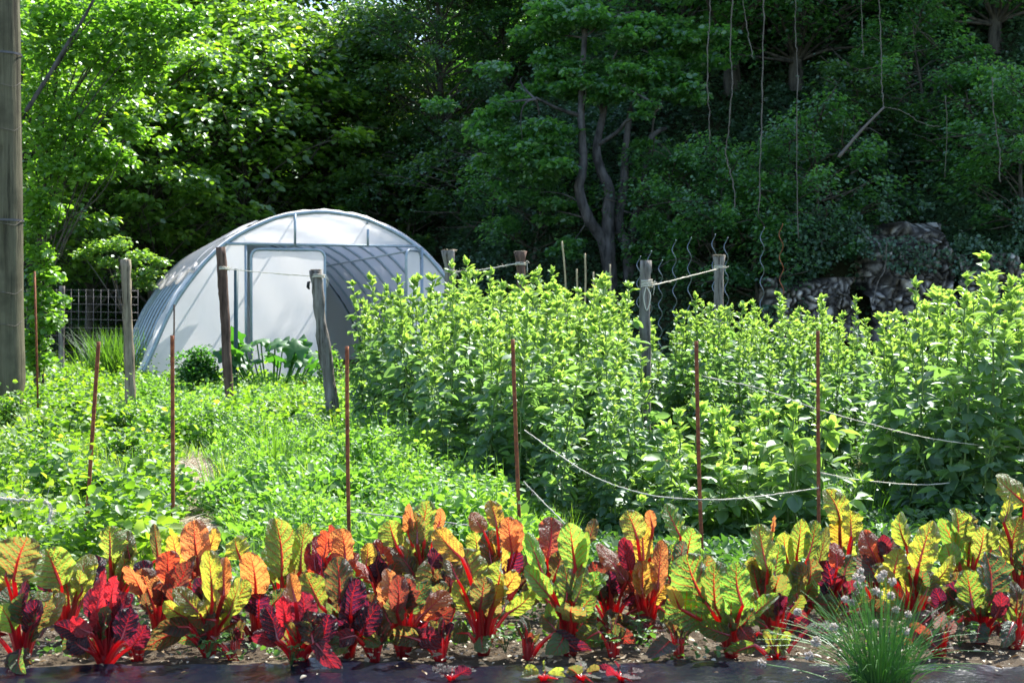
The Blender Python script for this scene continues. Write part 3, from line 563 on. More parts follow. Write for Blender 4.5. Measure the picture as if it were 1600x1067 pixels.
# ------------------------------------------------------------------ chives
Y0 = 4.78; B = P(1375, 1110, Y0); B[2] = .0
cv = empty('chive_clump', B, label='clump of green chives with round pale seed heads in front of the chard', cat='chives')
mb = MB(); n = 300; az = U(0, 2 * pi, n); le = np.abs(R.normal(size=n)) * .33 + .02; le[::4] *= 2.3; rr = U(0, .09, n)
for i in range(n):
    ln = U(.2, .42); o = np.array([cos(az[i]) * rr[i], sin(az[i]) * rr[i] * .8, 0]); d = np.array([cos(az[i]), sin(az[i]), 0]); t_ = np.linspace(0, 1, 6)[:, None]
    bend = le[i] * (1 + 1.5 * U(0, 1)); pts = o + d * (ln * np.sin(np.clip(bend, 0, 1.5)) * t_ ** 1.5) + np.array([0, 0, 1]) * (ln * (t_ - .5 * np.sin(min(bend, 1.5)) ** 2 * t_ ** 2.2))
    pts[:, 2] = np.maximum(pts[:, 2], .01); mb.tube(pts, np.linspace(.0019, .0006, 6), 4, U(0, 1), False)
mb.build('leaves', M['chive'], cv)
for hx, hy in ((1345, 892), (1337, 901), (1346, 903), (1339, 913), (1381, 896), (1375, 903), (1394, 909), (1368, 923), (1375, 928), (1392, 931), (1321, 936), (1331, 941), (1400, 952), (1419, 959), (1367, 975), (1303, 979), (1247, 956), (1275, 1002), (1264, 1024), (1190, 1036), (1415, 985)):
    tp = P(hx, hy, Y0 + U(-.1, .12)) - B; o = np.array([U(-.05, .05), U(-.04, .04), 0]); sb = MB(); sb.tube(spline([o, o * .4 + tp * [.55, .55, .62] + [0, 0, .01], tp], 6), .0014, 5, .8)
    st = sb.build('flower_stem', M['chive'], cv); hb = MB(); nn = 46; q = unit(R.normal(size=(nn, 3))); r = U(.0115, .0145)
    if hx < 1300: r *= 1.25
    sph = unit(R.normal(size=(1, 3))); lat = np.linspace(0, pi, 7)[1:-1]
    for w_ in q: hb.tube([tp + w_ * r * .2, tp + w_ * r * .75, tp + w_ * r * U(.9, 1.15)], [r * .08, r * .2, r * .12], 4)
    hb.build('seed_head', M['head'], st)

# ------------------------------------------------------------------ bean plants
def bean_proto(hh, bushy=1.0, dark=False, vo=0.0):
    t = empty('bean_plant', (0, 0, 0)); sb = MB(); fb = MB()
    def stem(hh, ox, oy, ln):
        k = 9; zz = np.linspace(0, hh, k); la = U(0, 6.28); q = np.linspace(0, 1, k) ** 1.6 * ln
        dx, dy = ox + np.cumsum(U(-.012, .012, k)) + q * cos(la), oy + np.cumsum(U(-.012, .012, k)) + q * sin(la); pts = np.stack([dx, dy, zz], 1)
        sb.tube(pts, np.linspace(.0085, .003, k), 5, .0 if dark else .8)
        nn = int(hh / .046); az = U(0, 6); topf = U(.70, .82)
        for i in range(nn):
            z = .06 + (hh - .08) * i / (nn - 1); f = z / hh; az += 2.4 + U(-.6, .6); p = np.array([np.interp(z, zz, dx), np.interp(z, zz, dy), z])
            if U(0, 1) < .10: continue
            top = f > topf; pl = (U(.05, .10) if not top else U(.015, .04)) * bushy; el = U(-.1, .6) if not top else U(.6, 1.3)
            d = np.array([cos(az) * cos(el), sin(az) * cos(el), sin(el)]); e = p + d * pl; sb.tube([p, p + d * pl * .55, e], .0016, 3, .7, False)
            m = 4 if top else int(U(3, 6.99)); sz = (U(.075, .125) if not top else U(.055, .09)) * (.82 + .3 * bushy * (1 - f))
            base = p + d * pl * np.linspace(.3, 1, m)[:, None]; a2 = az + np.where(np.arange(m) % 2, 1, -1) * U(.4, 1.2, m) * (.6 if top else 1); a2[-1] = az
            el2 = U(-.7, .5, m) if not top else U(.4, 1.2, m)
            D = np.stack([np.cos(a2) * np.cos(el2), np.sin(a2) * np.cos(el2), np.sin(el2)], 1); N = np.array([0, 0, 1.0]) + R.normal(size=(m, 3)) * .42 + (0 if not top else -.6 * np.array([cos(az), sin(az), 0]))
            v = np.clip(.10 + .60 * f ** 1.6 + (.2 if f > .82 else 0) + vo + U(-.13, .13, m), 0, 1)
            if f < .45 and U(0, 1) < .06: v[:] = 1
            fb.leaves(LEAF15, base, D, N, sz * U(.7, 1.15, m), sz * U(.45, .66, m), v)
            if top:
                D, N = frames(3, .3, 1.3, .5); fb.leaves(LEAF15, np.tile(p, (3, 1)), D, N, U(.03, .06, 3), U(.018, .03, 3), U(.7, 1, 3))
        D, N = frames(10, .5, 1.5, .8); fb.leaves(LEAF15, np.tile(pts[-1] - [0, 0, .01], (10, 1)), D, N, U(.03, .075, 10), U(.02, .034, 10), U(.75, 1, 10))
    stem(hh, 0, 0, U(.0, .12))
    if not dark: stem(hh * U(.72, .93), U(-.07, .07), U(-.07, .07), U(.03, .2))
    if bushy > 1.02: stem(hh * U(.35, .6), U(-.08, .08), U(-.08, .08), U(.08, .2))
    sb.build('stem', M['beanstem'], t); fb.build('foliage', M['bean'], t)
    return t
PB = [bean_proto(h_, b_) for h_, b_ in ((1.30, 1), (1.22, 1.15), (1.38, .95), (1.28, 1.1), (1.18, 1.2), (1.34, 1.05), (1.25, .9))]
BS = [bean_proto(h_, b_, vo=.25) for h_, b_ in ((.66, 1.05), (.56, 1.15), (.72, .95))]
used = set()
def place(proto, x, y, s, label, group, z=0, name=None):
    o = proto if id(proto) not in used else copy_tree(proto); used.add(id(proto))
    o.location = (x, y, z); o.rotation_euler = (U(-.09, .09), U(-.09, .09), U(0, 6.28)); o.scale = (s * U(.95, 1.1), s * U(.95, 1.1), s)
    tag(o, label, 'bean plant', group); return o
cnt = 0
def block(poly_l, poly_r, y0, y1, sy, sx, sc, lab, grp, edge=None, keep=1.0):
    global cnt
    y = y0
    while y < y1:
        xl, xr = np.interp(y, *poly_l), np.interp(y, *poly_r); x = xl + U(0, sx)
        while x < xr:
            px = CX + x / y * F
            if not (9.4 < y < 14 and abs(px - 1012) < 26):
                 l = lab(px, y, x < xl + sx * 1.3, y < y0 + sy * 1.5); place(PB[int(U(0, len(PB)))], x + U(-.05, .05), y + U(-.06, .06), sc(x, y) * U(.88, 1.08) * (1 + .07 * float(noise2(x, y, 1.3, 60))), l, grp); cnt += 1
            x += sx * U(.85, 1.15)
        y += sy
# main stand left of centre
def labA(px, y, left, front):
    seg = 'left of the fourth rusty rod' if px < 800 else 'between the fourth and fifth rusty rods'
    if left: return 'tall bean plant on the outer left side of the big stand, next to the peas'
    if front: return 'bean plant in the front rank, ' + seg
    return 'tall bean plant inside the big stand ' + seg
GA = 'bean plants of the big stand left of the fifth rusty rod'
block(([8.4, 9.2, 10, 12.3, 16], [.05, -.18, -.5, -1.05, -1.85]), ([8.4, 9.0, 10, 12, 13.3, 14.2, 16], [.75, 1.0, 1.05, 1.2, 1.15, .9, 1.5]), 8.45, 15.5, .33, .27,
      lambda x, y: np.interp(y, [8.4, 9.5, 11, 13, 16], [.80, .93, 1.04, 1.10, 1.14]) * np.interp(x / y, [-.13, -.09, -.03, .1, .14], [.98, 1.0, 1.04, .99, .9]), labA, GA)
# one tall plant that tops the stand
place(PB[2], P(770, 700, 13)[0], 13.0, 1.27, 'tallest bean plant, its tip rising above the big stand left of the flared post', GA); place(PB[5], P(845, 700, 12)[0], 12.0, 1.2, 'second tallest bean plant, rising just right of the flared post', GA)
place(PB[3], P(872, 700, 12.3)[0], 12.3, 1.17, 'tall bean plant rising below the thin bamboo canes', GA)
# far stand right of the grey post
def labC(px, y, left, front):
    return ('shaded bean plant at the front of the far stand, behind the fifth rusty rod' if front else 'bean plant in the far stand left of the rightmost rusty rod' if px < 1280 else 'bean plant in the far stand right of the rightmost rusty rod')
block(([11.4, 13, 14.2, 14.5, 16.5], [1.6, 1.72, 1.72, 1.3, 1.35]), ([11.4, 13, 16.5], [2.75, 3.2, 4.4]), 11.4, 16.5, .45, .30, lambda x, y: np.interp(y, [11.4, 13, 16.5], [.90, .95, 1.0]), labC, 'bean plants of the far stand behind the fifth and sixth rusty rods')
# near stand on the right
def labR(px, y, left, front):
    return ('bean plant on the left flank of the right hand stand' if left else 'bean plant at the front of the right hand stand, just behind the yellow chard' if front else 'bean plant deep inside the right hand stand under the rocks')
block(([8.3, 9, 10, 13], [2.45, 2.4, 2.55, 3.5]), ([8.3, 10, 13], [3.3, 3.9, 4.9]), 8.35, 12.6, .34, .26, lambda x, y: np.interp(x / y, [.25, .29, .36], [.86, 1.04, 1.10]) * np.interp(y, [8.7, 12.6], [1.0, 1.08]), labR, 'bean plants of the stand at the right edge')
# short plants in front
for px, y, s, lab in ((1060, 8.3, 1.05, 'short bean plant just left of the fifth rusty rod'), (1075, 8.7, 1.25, 'pale short bean plant behind and left of the fifth rusty rod'), (1128, 8.15, .95, 'short bean plant just right of the fifth rusty rod'), (1150, 8.5, 1.1, 'short bean plant second to the right of the fifth rusty rod'),
                      (1172, 8.1, 1.0, 'short bushy bean plant midway between the fifth and sixth rusty rods'), (1205, 8.3, 1.05, 'short bean plant three quarters of the way to the sixth rusty rod'), (1228, 8.0, 1.15, 'bright short bean plant left of the slim one by the sixth rusty rod'), (1275, 8.0, 1.28, 'slim bright bean plant standing right against the sixth rusty rod'),
                      (1048, 8.1, .8, 'lowest short bean plant at the right foot of the big stand'), (1100, 8.6, .95, 'short bean plant directly behind the fifth rusty rod'), (1190, 8.7, 1.15, 'short bean plant at the back of the little group between the rods'), (1130, 8.8, 1.2, 'tall pale sprig at the back of the little bean group'), (1250, 8.5, .9, 'short bean plant behind the slim one by the sixth rusty rod')):
    place(BS[int(U(0, 3))], (px - CX) / F * y, y, s, lab, 'short bean plants in front of the stands')
dk = bean_proto(.5, 1.1, True); y = 11.9; place(dk, (602 - CX) / F * y, y, .98, 'lone short bean plant with a blackened stem left of the big stand', 'short bean plants in front of the stands')
D_, N_ = None, None

# ------------------------------------------------------------------ posts, rods, canes, stakes
def post(px0, py0, px1, py1, w, Y, mat, label, flare=False, square=False, name='wooden_post', cat='post', cap=None, rough=.05):
    top, bot = P(px0, py0, Y), P(px1, py1, Y); bot = top + (bot - top) * (top[2] + .15) / (top[2] - bot[2] + 1e-6) if bot[2] > -.15 else bot
    base = bot.copy(); base[2] = 0; t = empty(name, base, label=label, cat=cat); mb = MB(); k = 26; s = np.linspace(0, 1, k)[:, None]
    pts = bot + (top - bot) * s - base; wig = np.stack([noise2(s[:, 0] * 4, 0 * s[:, 0], 1, int(px0) % 50), noise2(s[:, 0] * 4, 0 * s[:, 0] + 9, 1, int(px0) % 50), 0 * s[:, 0]], 1) * .010 * min(1, w / 12)
    r = w / F * Y * .5; rr = r * (1 + .07 * noise2(s[:, 0] * 9, 0 * s[:, 0], 1, int(py0) % 50))
    if flare: rr[-3:] *= [1.05, 1.15, 1.45]
    mb.tube(pts + wig, rr, 4 if square else 12, .5, True, rough if not square else .02)
    mb.build('shaft', M[mat], t, not square)
    if cap:
        cb = MB(); c = top - base
        if flare:
            for q in range(16):
                a = U(0, 6.28); d = np.array([cos(a), sin(a), U(-.8, .25)]); cb.tube([c + [cos(a) * r * .9, sin(a) * r * .9, 0], c + [cos(a) * r * 1.1, sin(a) * r * 1.1, 0] + d * U(.008, .035)], [r * .16, r * .05], 4)
        cb.tube([c - [0, 0, .004], c + [0, 0, .006]], [r * (1.35 if flare else .92)] * 2, 12, rough=.06); cb.build('sawn_top', M['wood_end'], t)
    return t
post(197, 406, 206, 662, 15, 16, 'wood_tan', 'tan split timber post with a flat top left of the greenhouse', square=False, cap=True, rough=.09)
p2 = post(345, 386, 361, 668, 15, 16, 'wood_brown', 'leaning brown barked post in front of the greenhouse film', rough=.06)
p3 = post(494, 422, 520, 650, 19, 15, 'wood_grey', 'grey leaning post with a black clip in front of the greenhouse door', rough=.07, cap=True)
p4 = post(702, 391, 704, 640, 16, 17, 'wood_grey', 'weathered post with split frayed top right of the greenhouse', flare=True, cap=True)
p5 = post(813, 393, 813, 640, 14, 17, 'wood_brown', 'brown post with the widest hammered top behind the big bean stand', flare=True, cap=True)
p6 = post(1010, 407, 1009, 700, 17, 14, 'wood_grey', 'grey weathered post wrapped in cord between the two bean stands', rough=.07)
p7 = post(1123, 399, 1125, 640, 14, 17, 'wood_grey', 'grey post with flat hammered top behind the far bean stand', flare=True, cap=True)
post(97, 447, 96, 560, 9, 28, 'wood_grey', 'thin grey post holding the wire fence left of the greenhouse', name='fence_post')
clip = MB(); c = P(482, 446, 14.85) - np.array(p3.location); clip.tube([c + [.02, 0, .04], c + [0, 0, .03], c + [-.005, 0, -.02], c + [.01, 0, -.04]], [.010, .018, .018, .008], 6); clip.build('clip', M['black'], p3)
for i, (p, py, Y) in enumerate(((p2, 420, 16), (p3, 432, 15), (p4, 425, 17), (p5, 413, 17), (p6, 444, 14), (p7, 418, 17))):
    c = P([349, 497, 703, 813, 1010, 1123][i], py, Y) - np.array(p.location); mb = MB(); n = 60 if i != 4 else 130; a = np.linspace(0, 2 * pi * (4 if i != 4 else 9), n); r = [.058, .068, .066, .060, .058, .058][i]
    mb.tube(np.stack([c[0] + r * np.cos(a), c[1] + r * np.sin(a), c[2] + np.linspace(-.015, .02, n) * (1 if i != 4 else 2) + .004 * np.sin(a * 1.7)], 1), .004, 5)
    for q in range(3): mb.tube(spline([c + [r * .9, -r * .5, 0], c + [r * 1.3, -r, U(-.02, .04)], c + [r * U(1, 2), -r, U(-.12, .02)]], 5), .003, 4)
    if i == 4: mb.tube(spline([c + [0, -r, -.03], c + [.035, -r, -.12], c + [.0, -r, -.26], c + [-.03, -r, -.14], c + [-.01, -r, -.03]], 6), .006, 5)
    mb.build('cord_wrapping', M['string'], p)
rods = [(154, 534, 132, 872, 7.0, 'leftmost rusty rod, leaning to the right above the chard'), (269, 524, 270, 880, 7.0, 'second rusty rod from the left, upright beside the straw path'), (542, 541, 547, 880, 7.0, 'third rusty rod from the left, standing in front of the peas'),
        (801, 530, 815, 880, 7.0, 'fourth rusty rod from the left, leaning left in front of the big bean stand'), (1088, 533, 1098, 880, 7.0, 'fifth rusty rod from the left, where the drooping string passes'), (1278, 517, 1280, 860, 7.4, 'rightmost rusty rod, rising behind the tall yellow chard leaf')]
for x0, y0, x1, y1, Y, lab in rods:
    top, bot = P(x0, y0, Y), P(x1, y1, Y); bot = top + (bot - top) * (top[2] + .1) / (top[2] - bot[2]); mb = MB(); pts = bot + (top - bot) * np.linspace(0, 1, 60)[:, None]; bow = np.sin(np.linspace(0, pi, 60)) * U(-.008, .008); pts[:, 0] += bow
    base = pts[0].copy(); base[2] = 0; mb.tube(pts - base, .0095 * (1 + .07 * (np.arange(60) % 2)), 9); o = mb.build('metal_rod', M['rust'], None); o.location = base; tag(o, lab, 'rusty rod', 'rusty rods stuck in the ground behind the chard')
def stick(name, pts, r, mat, label, cat, group=None, n=6):
    pts = np.asarray(pts, float); base = pts[np.argmin(pts[:, 2])].copy(); mb = MB(); mb.tube(pts - base, r, n); o = mb.build(name, M[mat]); o.location = base; return tag(o, label, cat, group)
stick('metal_rod', [P(54, 424, 16), P(57, 540, 16), P(60, 660, 16)], .012, 'rust', 'thin rusty rod among the leaves right of the thick pole', 'rusty rod')
stick('plant_stick', spline([P(272, 476, 20), P(272, 510, 20), P(270, 640, 20)]), .012, 'wood_brown', 'thin dark stick against the left edge of the greenhouse front', 'stick')
stick('metal_pole', [P(369, 420, 20), P(368, 660, 20)], .032, 'greenpole', 'dark green metal pole between the brown post and the greenhouse door frame', 'pole')
for x0, y0, x1, lab in ((878, 377, 884, 'tallest crooked bamboo cane, leftmost of the five'), (901, 420, 901, 'shortest bamboo cane, second from the left'), (914, 396, 914, 'straight bamboo cane in the middle of the five'), (927, 425, 926, 'short bamboo cane, fourth from the left'), (953, 413, 953, 'rightmost bamboo cane, apart from the others')):
    Y = 19; stick('bamboo_cane', spline([P(x0, y0, Y), P((x0 + x1) / 2 + 1, y0 + 40, Y), P(x1, y0 + 90, Y), P(x1, 640, Y)], 4), .013, 'bamboo', lab, 'bamboo cane', 'bamboo canes behind the big bean stand')
for x0, y0, y1, lab in ((998, 400, 520, 'spiral metal stake just left of the grey corded post'), (1015, 392, 520, 'spiral metal stake hidden behind the grey corded post'), (1032, 406, 520, 'short spiral stake just right of the grey corded post'), (1053, 375, 520, 'spiral metal stake between the corded post and the flat topped post, left one'), (1077, 371, 520, 'spiral metal stake between the corded post and the flat topped post, right one'),
                        (1115, 366, 520, 'spiral metal stake left of the flat topped post'), (1134, 371, 520, 'spiral metal stake right of the flat topped post'), (1191, 355, 520, 'tallest spiral metal stake, well right of the flat topped post'), (1220, 350, 520, 'rusty brown spiral stake, rightmost of all')):
    Y = 20; n = 90; top = P(x0, y0, Y); bot = P(x0 + U(-4, 4), 632, Y); s = np.linspace(0, 1, n)[:, None]; pts = top + (bot - top) * s; a = np.linspace(0, 2 * pi * 8, n); pts[:, 0] += .028 * np.cos(a); pts[:, 1] += .028 * np.sin(a)
    stick('spiral_stake', pts, .0055, 'rust' if x0 == 1220 else 'spiral', lab, 'plant stake', 'spiral tomato stakes behind the beans', 5)
def string(pl, r, label, sag=0, fuzz=True, k=14):
    pts = spline([P(*q) for q in pl], k); base = pts[0].copy(); pts = pts - base; mb = MB(); j = R.normal(size=pts.shape) * r * .25; mb.tube(pts + j, r * (1 + .2 * R.normal(size=len(pts))), 5)
    if fuzz:
        for q in range(len(pts) * 2):
            p = pts[int(U(0, len(pts)))]; mb.tube([p, p + R.normal(size=3) * r * 3], r * .14, 3, cap=False)
    o = mb.build('string', M['string']); o.location = base; tag(o, label, 'string')
string([(350, 420, 15.95), (425, 427, 15.5), (494, 432, 14.93)], .0055, 'string stretched from the brown leaning post to the grey leaning post')
string([(704, 425, 16.93), (740, 423, 16.95), (775, 418, 16.95), (812, 411, 16.93)], .007, 'frayed string between the two flared posts behind the big bean stand')
string([(1012, 446, 13.94), (1040, 441, 14.8), (1122, 420, 16.93)], .006, 'string running from the corded grey post to the flat topped post')
string([(820, 672, 8.2), (870, 708, 7.9), (930, 745, 7.6), (1010, 772, 7.2), (1094, 780, 6.98), (1170, 777, 7.1), (1279, 762, 7.38)], .0033, 'long drooping fuzzy string meeting the fifth rusty rod')
string([(818, 752, 7.0), (850, 785, 6.95), (895, 830, 6.8)], .003, 'short taut string slanting down from the fourth rusty rod')
string([(1100, 588, 7.6), (1190, 608, 7.6), (1280, 640, 7.42), (1370, 665, 7.6), (1440, 682, 7.9), (1520, 694, 8.3), (1610, 700, 8.8)], .0028, 'upper string passing the rightmost rusty rod toward the right hand beans')
string([(1282, 738, 7.38), (1340, 749, 7.6), (1440, 757, 8.0), (1520, 750, 8.6)], .0026, 'lower string leaving the rightmost rusty rod to the right')
string([(548, 799, 7.0), (610, 806, 6.8), (690, 815, 6.6), (745, 822, 6.5)], .0032, 'string leaving the third rusty rod toward the tall back row chard')
string([(270, 786, 7.0), (240, 800, 6.9), (205, 815, 6.8), (170, 830, 6.7)], .004, 'frayed string hanging from the second rusty rod down to the left')
string([(134, 820, 7.0), (200, 818, 7.0), (271, 820, 7.0)], .002, 'thin pale string linking the first two rusty rods', fuzz=False)
string([(-8, 778, 6.9), (30, 781, 6.9), (72, 784, 6.9), (80, 800, 6.88), (76, 815, 6.85)], .008, 'thick twisted rope end lying over the weeds at the left edge')
string([(0, 640, 15.5), (25, 650, 15), (45, 655, 14.6), (60, 652, 14.4)], .008, 'pale cord slanting from the foot of the thick pole')
string([(362, 622, 15.9), (380, 645, 15.2), (394, 672, 14.8)], .004, 'loose string end hanging from the brown leaning post')

# utility pole at the left edge
Y = 16; t = empty('utility_pole', P(8, 700, Y) * [1, 1, 0], label='thick cracked wooden pole rising out of the frame at the left edge', cat='pole'); L0 = np.array(t.location); mb = MB(); k = 90; zz = np.linspace(-.2, 7.5, k)
n = 40; a = np.arange(n) * 2 * pi / n; V = []
for i, z in enumerate(zz):
    c = (P(8, 486, Y) - L0)[0] * 0 + (z * -.003); r = .225 + .004 * noise2(z, 0, 2, 5) - .004 * z
    if z < .45: r *= .93 + .05 * noise2(z * 7, 2, 1, 6)
    crack = .05 * np.exp(-(((a - (-pi / 2 + .25 + .12 * noise2(z, 1, 1.2, 9)) + pi) % (2 * pi) - pi) / .05) ** 2) + .02 * np.exp(-(((a - (-pi / 2 - .5 + .1 * noise2(z, 3, 1, 9)) + pi) % (2 * pi) - pi) / .06) ** 2)
    rr = r - crack + .002 * R.normal(size=n); V.append(np.stack([c + rr * np.cos(a), rr * np.sin(a), np.full(n, z)], 1))
V = np.concatenate(V); j = np.arange(n); jn = (j + 1) % n; mb.add(V, np.concatenate([np.stack([i * n + j, i * n + jn, (i + 1) * n + jn, (i + 1) * n + j], 1) for i in range(k - 1)])); mb.build('shaft', M['wood_pole'], t)
for py in (86, 345):
    z = P(8, py, Y)[2]; b = MB(); aa = np.linspace(0, 2 * pi, 33); V = np.concatenate([np.stack([(.232 - .004 * z) * np.cos(aa), (.232 - .004 * z) * np.sin(aa), np.full(33, z + s)], 1) for s in (-.012, .012)]); i = np.arange(32); b.add(V, np.stack([i, i + 1, i + 34, i + 33], 1)); b.build('metal_band', M['wire'], t)
for q in range(5):
    z0 = U(.6, 4.2); pts = [np.array([.235 * cos(aa), .235 * sin(aa), z0 + .12 * aa + .06 * sin(3 * aa)]) for aa in np.linspace(-2.6, -.3, 7)]; b = MB(); b.tube(spline(pts, 5), .004, 4); b.build('dry_tendril', M['vine'], t)

# wire fence
t = empty('wire_fence', P(97, 560, 28) * [1, 1, 0], label='square mesh wire fence before the dark wood left of the greenhouse', cat='fence'); L0 = np.array(t.location); mb = MB()
for px in np.arange(30, 216, 11.6): mb.tube([P(px, 452, 28.1) - L0, P(px, 572, 28.1) - L0], .0042, 4)
for py in (453, 463, 475, 487, 499, 512, 524, 537, 550): mb.tube(spline([P(28, py + 2, 28.1) - L0, P(97, py, 28.1) - L0, P(216, py + 1.5, 28.1) - L0], 5), .0042, 4)
mb.build('wire_mesh', M['wire'], t)

# ------------------------------------------------------------------ greenhouse
ax = unit(np.array([-3.5, 12.0])); AX = np.array([ax[0], ax[1], 0]); RX = np.array([ax[1], -ax[0], 0]) * -1
RX = np.array([ax[1], -ax[0], 0])
if RX[0] < 0: RX = -RX
RX = np.array([.958, .287, 0]); AX = np.array([-.287, .958, 0])
G0 = np.array([-3.36, 25.3, 0]); HW, GH, LEN = 3.2, 3.13, 12.6
gh = empty('greenhouse', G0, label='arched polytunnel greenhouse with white film and bare hoops along its left side', cat='greenhouse')
_pu = np.array([0, .25, .66, 1.34, 1.91, 2.32, 2.60, 2.82, 2.98, 3.07]); _pw = np.array([3.22, 3.10, 2.92, 2.62, 2.24, 1.88, 1.52, 1.10, .66, 0])
_al = np.concatenate([[0], np.cumsum(np.hypot(np.diff(_pu), np.diff(_pw)))]); _al /= _al[-1]
_sm = spline(np.stack([_pw, _pu], 1), 10); _sw, _sz = _sm[:, 0], _sm[:, 1]; _sl = np.concatenate([[0], np.cumsum(np.hypot(np.diff(_sw), np.diff(_sz)))]); _sl /= _sl[-1]
def arch(th, r=1.0, s=0.0):
    f = float(th) / (pi / 2); sg = -1 if f <= 1 else 1; f = f if f <= 1 else 2 - f
    return RX * (sg * r * np.interp(f, _sl, _sw)) + np.array([0, 0, 1.0]) * (r * np.interp(f, _sl, _sz)) + AX * s
def local(u, z, s=0.0): return RX * u + np.array([0, 0, 1.0]) * z + AX * s
def zarch(u): return float(np.interp(abs(u), _sw[::-1], _sz[::-1]))
nh = 10
for i in range(nh):
    s = i * LEN / (nh - 1); mb = MB(); jj = U(-.04, .04); mb.tube([arch(th, 1, s + jj * np.sin(th)) for th in np.linspace(0, pi, 40)],   .028 if i else .036, 8); mb.build('hoop', M['galv'], gh)
# long roof film from the rolled-up left edge over the top to the right ground
mb = MB(); nt, ns = 60, 90; V = []
for a_ in range(nt):
    f = a_ / (nt - 1)
    for b_ in range(ns):
        s = b_ / (ns - 1) * LEN; th0 = .72 + .04 * sin(s * 2.1) + .03 * sin(s * 5.3); th = th0 + (pi - th0) * f
        sagk = abs(sin(pi * s / (LEN / (nh - 1)))); V.append(arch(th, 1.017 - .012 * sagk + .002 * R.normal(), s))
i = np.arange((nt - 1) * ns).reshape(nt - 1, ns)[:, :-1].ravel(); mb.add(V, np.stack([i, i + 1, i + ns + 1, i + ns], 1)); mb.build('roof_film', M['film_roof'], gh)
mb = MB(); mb.tube([arch(.72 + .04 * sin(s * 2.1) + .03 * sin(s * 5.3), 1.03, s) for s in np.linspace(0, LEN, 70)], .035, 8, rough=.12); mb.build('rolled_film', M['film_grey'], gh)
mb = MB(); V = []                                             # grey translucent panel under the left shoulder
for a_ in range(20):
    for b_ in range(60):
        s = .9 + b_ / 59 * (LEN - 1.6); th = .74 + .5 * a_ / 19; V.append(arch(th, 1.032 + .006 * sin(s * 6 + a_ * .6), s))
i = np.arange(19 * 60).reshape(19, 60)[:, :-1].ravel(); mb.add(V, np.stack([i, i + 1, i + 61, i + 60], 1)); mb.build('grey_panel', M['film_grey'], gh)
mb = MB(); V = []                                             # strip of film that still reaches the ground at the front left
for a_ in range(26):
    for b_ in range(8):
        th = -.0 + .76 * a_ / 25; s = (-.02 + b_ / 7 * (.75 - .35 * (a_ / 25))); V.append(arch(th, 1.02 + .012 * sin(b_ * 2.2 + a_ * .4), s))
i = np.arange(25 * 8).reshape(25, 8)[:, :-1].ravel(); mb.add(V, np.stack([i, i + 1, i + 9, i + 8], 1)); mb.build('side_film', M['film'], gh)
def panel(name, u0, u1, z0, z1f, s=0.03, mat='film', nu=24, nz=14, rip=.012, par=gh):
    mb = MB(); V = []
    for b_ in range(nz):
        for a_ in range(nu):
            u = u0 + (u1 - u0) * a_ / (nu - 1); z1 = z1f(u); V.append(local(u, z0 + (z1 - z0) * b_ / (nz - 1), s + rip * sin(u * 5 + b_ * .5) + .004 * R.normal()))
    i = np.arange((nz - 1) * nu).reshape(nz - 1, nu)[:, :-1].ravel(); mb.add(V, np.stack([i, i + 1, i + nu + 1, i + nu], 1)); return mb.build(name, M[mat], par)
LZ = 2.47
panel('front_film', -HW + .02, -1.36, 0, lambda u: zarch(u)); panel('front_film', 1.80, HW - .02, 0, lambda u: zarch(u)); panel('gable_film', -1.36, 1.80, LZ, lambda u: zarch(u), nu=40)
panel('back_film', -HW + .02, HW - .02, 0, lambda u: zarch(u), s=LEN - .05, nu=40)
mb = MB(); mb.tube([local(-1.68, LZ, -.02), local(1.68, LZ, -.02)], .024, 8); mb.build('crossbar', M['galv'], gh)
for u in (-1.36, 1.80): 
    mb = MB(); mb.tube([local(u, 0, -.02), local(u, LZ - .02, -.02)], .024, 8); mb.build('door_post', M['galv'], gh)
for u, z0 in ((-.50, LZ), (.80, LZ)):
    mb = MB(); mb.tube([local(u, z0 + .0, -.05), local(u, zarch(u) - (0 if u < 0 else .18), -.05)], .024, 6); mb.build('gable_strut', M['galv'], gh)
def door(u0, u1, h, ang, hinge):
    t = MB(); r = .14; w = u1 - u0
    path = [(0, .05), (0, h - r)] + [(r - r * cos(a), h - r + r * sin(a)) for a in np.linspace(0, pi / 2, 6)] + [(w - r + r * sin(a), h - r + r * cos(a)) for a in np.linspace(0, pi / 2, 6)] + [(w, h - r), (w, .05), (0, .05)]
    def tr(a, z, off=0):
        if hinge == 'l': return local(u0, z, -.07) + (RX * cos(ang) - AX * sin(ang)) * a + (AX * cos(ang)) * off
        return local(u1, z, -.07) + (-RX * cos(ang) - AX * sin(ang)) * (w - a) + AX * off
    t.tube([tr(*q) for q in path], .024, 7); f = t.build('door', M['galv'], gh); m = MB(); V = []
    for b_ in range(12):
        for a_ in range(12): V.append(tr(w * (.01 + .98 * a_ / 11), .06 + (h - .09) * b_ / 11, .012 * sin(a_ * .9 + b_)))
    i = np.arange(11 * 12).reshape(11, 12)[:, :-1].ravel(); m.add(V, np.stack([i, i + 1, i + 13, i + 12], 1)); m.build('door_film', M['film'], f)
door(-1.27, .02, 2.38, .02, 'l'); door(1.10, 1.76, 2.38, .95, 'r')
for u in (-1.6, -.5, .8, 1.7):
    mb = MB(); mb.tube([local(u, zarch(u) - .06, 0), local(u, zarch(u) - .06, LEN)], .02, 6); mb.build('purlin', M['galv'], gh)

